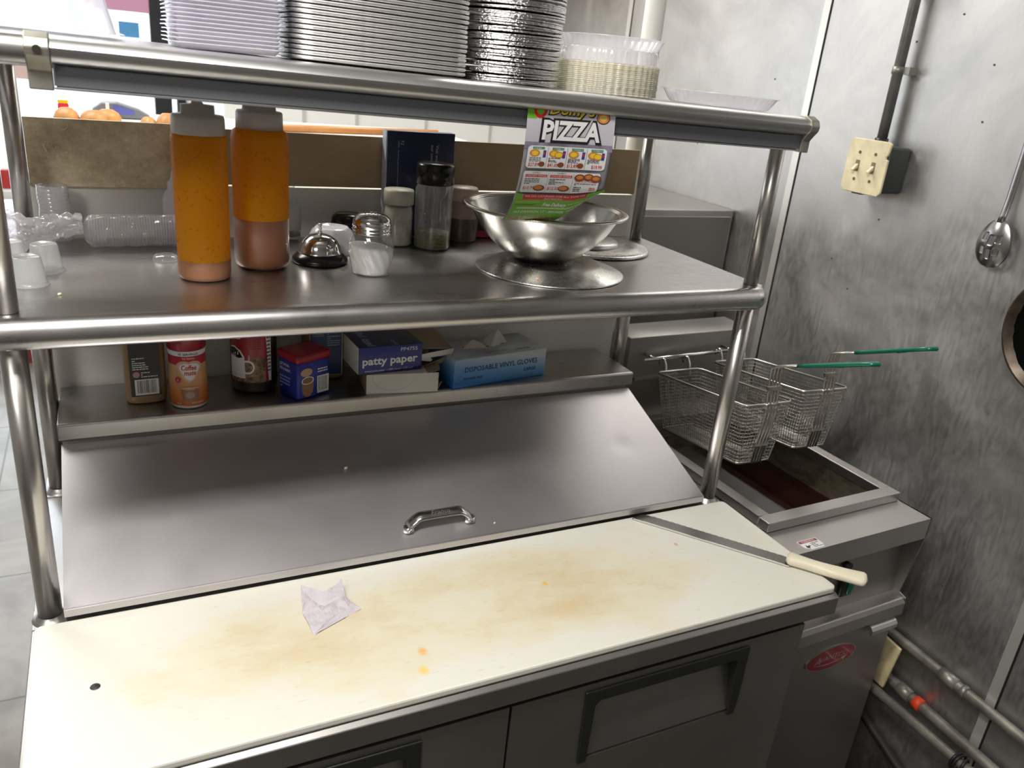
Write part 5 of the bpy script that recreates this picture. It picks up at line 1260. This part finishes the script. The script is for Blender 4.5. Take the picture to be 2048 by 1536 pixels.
for i in range(N_):
    o = first[i] if i < 8 else first[rd.randrange(8)].copy()
    if i >= 8: S.collection.objects.link(o)
    o.location = base + Vector((rd.uniform(-.0005, .0005) + (.0022 if i > 30 else 0), rd.uniform(-.0005, .0005), i * .00315)); o.rotation_euler = (0, math.radians(1.1), rd.uniform(0, 6.28))
    tag(o, 'round crinkled aluminium foil pan in the tall stack on the top shelf', 'foil pan', 'stack of round foil pans')
# clear round lids
def flute(k): return lambda a, zz, i: 1 + k * (1 if math.cos(44 * a) > 0 else -1) * (i in (3, 4, 5))
o = MB().lathe([(.0850, .0), (.0900, .0001), (.0904, .0004), (.0904, .0030), (.0890, .0034), (.0800, .0040), (.0001, .0040)], 176, fn=lambda a, zz, i: 1 + .018 * math.cos(44 * a) * (i in (1, 2, 3, 4))).build('clear_dome_lid', LIDCREAM, loc=(.9290, .5080, tz(.93)))
stack(o, 16, .0030, .0006, 9, ('clear round fluted plastic lid in the stack right of the foil pans', 'plastic lid', 'stack of clear round lids'))
o = MB().lathe([(.0885, .0), (.0905, .0004), (.0900, .0016), (.0880, .0018), (.0850, .0180), (.0830, .0225), (.0001, .0230)], 132, fn=flute(.012)).build('clear_dome_lid', CLEARB, loc=(.9290, .5080, tz(.93) + 16 * .0030 + .0006))
tag(o, 'ribbed clear round lid resting second from the top of the lid stack', 'plastic lid')
o = MB().lathe([(.0820, .0), (.0845, .0012), (.0925, .0160), (.0950, .0165), (.0955, .0178), (.0915, .0180), (.0840, .0022), (.0001, .0018)], 132, fn=lambda a, zz, i: 1 + .010 * (1 if math.cos(44 * a) > 0 else -1) * (i in (1, 2, 5))).build('clear_dome_lid', CLEARB, loc=(.9290, .5080, tz(.93) + 16 * .0030 + .0006 + .0232))
tag(o, 'upturned wide clear lid on the very top of the lid stack', 'plastic lid')
o = MB().lathe([(.0001, .0010), (.0820, .0010), (.0850, .0030), (.0970, .0200), (.1015, .0206), (.1020, .0218), (.0960, .0220), (.0840, .0040), (.0001, .0020)], 132, fn=lambda a, zz, i: 1 + .008 * (1 if math.cos(44 * a) > 0 else -1) * (i in (2, 3, 6))).build('clear_dome_lid', CLEARB, loc=(1.1080, .4150, tz(1.108) - .0005)); o.rotation_euler = (0, math.radians(1.1), 0)
tag(o, 'single upturned clear plastic lid alone at the right end of the top shelf', 'plastic lid')

# ================================================================== ON THE RIGHT WALL
# switch box with plate, and its conduit
t = thing('light_switch', 'double toggle switch with a chipped ivory plate on a dark box on the right wall', 'switch', (XW, .594, .628))
MB().cbox(-.066, -.0005, -.056, .046, -.052, .050, .006).build('switch_box', plain('box_grey', (.055, .06, .06), .5, .4), t)
MB().box(-.045, -.02, .02, .045, -.066, -.052).build('box_lug', BLACK, t)
pp = rrect(-.058, .058, -.060, .060, .009, 5)
poly = [(y, zz) for y, zz in pp]
notch = [(-.058, .030), (-.0475, .0285), (-.0475, .0225), (-.058, .022)]
# outline in (y, z) with the chip on the near edge
body_ = [(-.050, -.060), (.049, -.060), (.058, -.051), (.058, .051), (.049, .060), (-.052, .060), (-.0585, .056), (-.054, .030), (-.0505, .0285), (-.0515, .0225), (-.058, .022), (-.058, -.051)]
o = MB().prism(body_, -.0725, -.0665, 'x').build('wall_plate', IVORY, t, bev=.0025)
for yy in (-.022, .023):
    MB().cbox(-.0735, -.0722, yy - .0055, yy + .0055, -.0125, .0125, .001).build('toggle_frame', plain('toggle_dark', (.20, .16, .09), .5), t)
    m_ = MB().prism([(-.0725, .005), (-.0725, -.005), (-.0860, -.0125), (-.0870, -.0085)], yy - .004, yy + .004, 'y'); m_.build('toggle', IVORY, t, bev=.001)
    for zz in (-.030, .030): MB().rod((-.0722, yy, zz), (-.0735, yy, zz), .0036, 12).build('screw', plain('screw_brown', (.16, .13, .08), .5, .5), t)
PIPE = plain('greasy_pipe', (.30, .285, .25), .42, .6, var=.35, vscale=30)
cd = thing('conduit', 'grey electrical conduit running up the right wall from the switch box', 'conduit', (XW, .606, .68))
MB().rod((-.0260, -.0, .0), (-.0260, .012, CEIL - .682), .0115, 18).build('pipe', plain('conduit_grey', (.30, .30, .29), .42, .7, var=.2, vscale=25), cd)
mb = MB().rod((-.026, .002, .150), (-.026, .002, .166), .0135, 18); mb.box(-.026, -.0005, -.028, -.006, .150, .166); mb.build('strap', plain('strap_grey', (.30, .29, .26), .45, .7), cd)
MB().cbox(-.046, -.0005, -.034, .034, .325, .360, .004).build('conduit_clamp', BLACK, cd)
MB().rod((-.026, 0, -.0035), (-.026, 0, .012), .0150, 18).build('connector', BLACK, cd)
# slotted spoon
t = thing('slotted_spoon', 'long-handled steel slotted spoon hanging on the right wall', 'spoon', (XW, .276, .764))
SPS = plain('spoon_steel', (.36, .36, .36), .24, 1)
def spb(u, v):
    yy = (u - .5) * 2; q = v; tq = 2 * q - 1; hw = .0365 * math.sqrt(max(0, 1 - tq * tq)) * (1 + .12 * tq); return (-.016 - .012 * (1 - yy * yy) * math.sin(PI * q) ** .7 + .0, yy * hw, -.192 - .100 * q)
NB = 32
mb = MB(); vs = [spb(i / 24, j / NB) for j in range(NB + 1) for i in range(25)]; fs = []
slots = [(-.40, .30, .46), (.02, .33, .52), (.44, .30, .46), (-.40, .58, .72), (.02, .62, .80), (.44, .58, .72)]
for j in range(NB):
    for i in range(24):
        yy = ((i + .5) / 24 - .5) * 2; q = (j + .5) / NB
        if any(abs(yy - a) < .11 and b_ < q < c for a, b_, c in slots): continue
        fs.append((j * 25 + i, j * 25 + i + 1, (j + 1) * 25 + i + 1, (j + 1) * 25 + i))
mb.add(vs, fs, 0, True); mb.build('spoon_bowl', SPS, t, solid=.0012)
mb = MB(); pts = [(-.018, 0, -.200), (-.014, 0, -.185), (-.010, 0, -.15), (-.008, 0, -.06), (-.008, .0, .06), (-.008, 0, .16)]
mb.tube(pts, [.0085, .0075, .0080, .0085, .0090, .0100], 12, flat=.42); mb.build('spoon_handle', SPS, t)
MB().rod((-.020, 0, .150), (-.0005, 0, .152), .0025, 8).build('hook', plain('hook_brass', (.45, .36, .2), .4, .8), t)
# black pan
t = thing('frying_pan', 'blackened round frying pan hanging on the right wall at the picture edge', 'pan', (XW, .066, .388))
mb = MB().lathe([(.0001, .004), (.100, .004), (.124, .036), (.1275, .037), (.1280, .034), (.104, .0005), (.0001, .0005)], 64)
mb.v = [(-zz, x, y) for x, y, zz in mb.v]; mb.build('pan_body', plain('pan_brown', (.075, .055, .038), .35, .5, var=.4, vscale=40), t)
mb = MB().lathe([(.0001, .0045), (.0995, .0045), (.1130, .0225)], 64, fn=lambda a, zz, i: 1 + .015 * math.sin(23 * a) * math.sin(7 * a) * (i == 2)); mb.v = [(-zz, x, y) for x, y, zz in mb.v]; mb.build('burnt_surface', plain('burnt_black', (.004, .004, .004), 1.0, spec=.05), t)
MB().tube([(-.036, 0, .122), (-.028, 0, .16), (-.018, 0, .30)], [.008, .009, .011], 10, flat=.5).build('handle', BLACK, t)
# pipes along the wall, low down
def pipe(y0, z0, y1, z1, r_, off, lab, fit):
    t = thing('wall_pipe', lab, 'pipe', (XW, (y0 + y1) / 2, (z0 + z1) / 2), 0, 'pipes low on the right wall')
    cy, cz = (y0 + y1) / 2, (z0 + z1) / 2
    MB().rod((-off, y0 - cy, z0 - cz), (-off, y1 - cy, z1 - cz), r_, 20).build('pipe', PIPE, t)
    for f, wd, k in fit:
        p = Vector((-off, y0 - cy, z0 - cz)).lerp(Vector((-off, y1 - cy, z1 - cz)), f); d = (Vector((0, y1 - y0, z1 - z0))).normalized() * wd
        MB().rod(p - d, p + d, r_ * 1.22, 20).build('coupling', k, t)
    for f in (.12, .88):
        p = Vector((-off, y0 - cy, z0 - cz)).lerp(Vector((-off, y1 - cy, z1 - cz)), f)
        MB().box(p.x, -.0003, p.y - .006, p.y + .006, p.z - .004, p.z + .004).build('bracket', PIPE, t)
    return t
pipe(.86, -.395, -1.2, -.475, .0120, .020, 'greasy metal pipe along the right wall, uppermost of the three low pipes', ((.385, .022, PIPE), (.405, .006, PIPE)))
pipe(.86, -.500, -1.2, -.600, .0130, .022, 'metal pipe along the right wall with an orange-red painted joint', ((.364, .010, plain('paint_orange', (.75, .07, .02), .5)), (.345, .018, PIPE)))
pipe(.86, -.530, -1.2, -.560, .0115, .080, 'shiny pipe lowest and furthest from the right wall with black wire around it', ((.46, .016, PIPE),))
mb = MB(); pts = []
for i in range(60): a = i / 60 * 2 * PI * 3; pts.append((XW - .080 + .020 * math.cos(a), -.045 - .010 * i / 60 + .010 * math.sin(a * .5), -.545 + .022 * math.sin(a)))
pts += [(XW - .085, -.035, -.60), (XW - .08, -.01, -.66), (XW - .05, .02, -.75), (XW - .03, .03, FL + .01)]
o = MB().tube([(p[0] - (XW - .08), p[1] + .045, p[2] + .545) for p in pts], .0030, 7).build('black_cable', BLACK, loc=(XW - .08, -.045, -.545)); tag(o, 'black cable coiled around the lowest wall pipe at the bottom right', 'cable')
o = MB().tube([(0, .45, .06), (0, .20, -.03), (0, .0, -.115), (0, -.25, -.20), (0, -.6, -.26)], .011, 10).build('black_hose', plain('hose_black', (.02, .02, .02), .6), loc=(XW - .0135, .12, -.62)); tag(o, 'black hose sagging along the right wall below the pipes', 'hose')
o = MB().cbox(-.004, .004, -.024, .024, -.062, .062, .002).build('wood_offcut', plain('offcut_cream', (.68, .58, .34), .6, var=.15, vscale=30), loc=(XW - .062, .196, -.470)); o.rotation_euler = (math.radians(6), 0, 0)
tag(o, 'pale yellow board offcut wedged between fryer and right wall', 'board')
# screws and dents in the wall sheets
mb = MB()
for y, zz in ((.60, .90), (.50, .955), (.40, .86), (.39, .75), (.33, 1.0), (.69, .39), (.62, .33), (.55, .06), (.16, -.24), (-.0, -.10), (1.02, .80), (1.3, .60), (1.12, .41), (.58, .51)): mb.rod((XW - .0012, y, zz), (XW + .001, y, zz), .0022, 8)
o = mb.build('wall_screws', plain('rivet_dark', (.10, .09, .08), .5, .5), wr); o.location = (0, 0, 0)

# crumbs
CR = plain('crumb_cream', (.75, .70, .55), .7)
def crumb(x, y, zz, r_, lab):
    o = MB().lathe([(.0001, 0), (r_, r_ * .2), (r_ * .7, r_ * .9), (.0001, r_ * 1.1)], 6, fn=lambda a, q, i: 1 + .3 * math.sin(2 * a)).build('crumb', CR, loc=(x, y, zz)); tag(o, lab, 'crumb', 'pale crumbs')
crumb(.478, .475, lidz(.475) + .0004, .0035, 'small pale crumb stuck on the middle of the sloped lid')
crumb(.073, .395, ZM, .0030, 'small pale crumb on the middle shelf in front of the portion cups')
crumb(.700, .316, lidz(.316) + .0004, .0022, 'tiny pale crumb right of the lid handle near the lid edge')
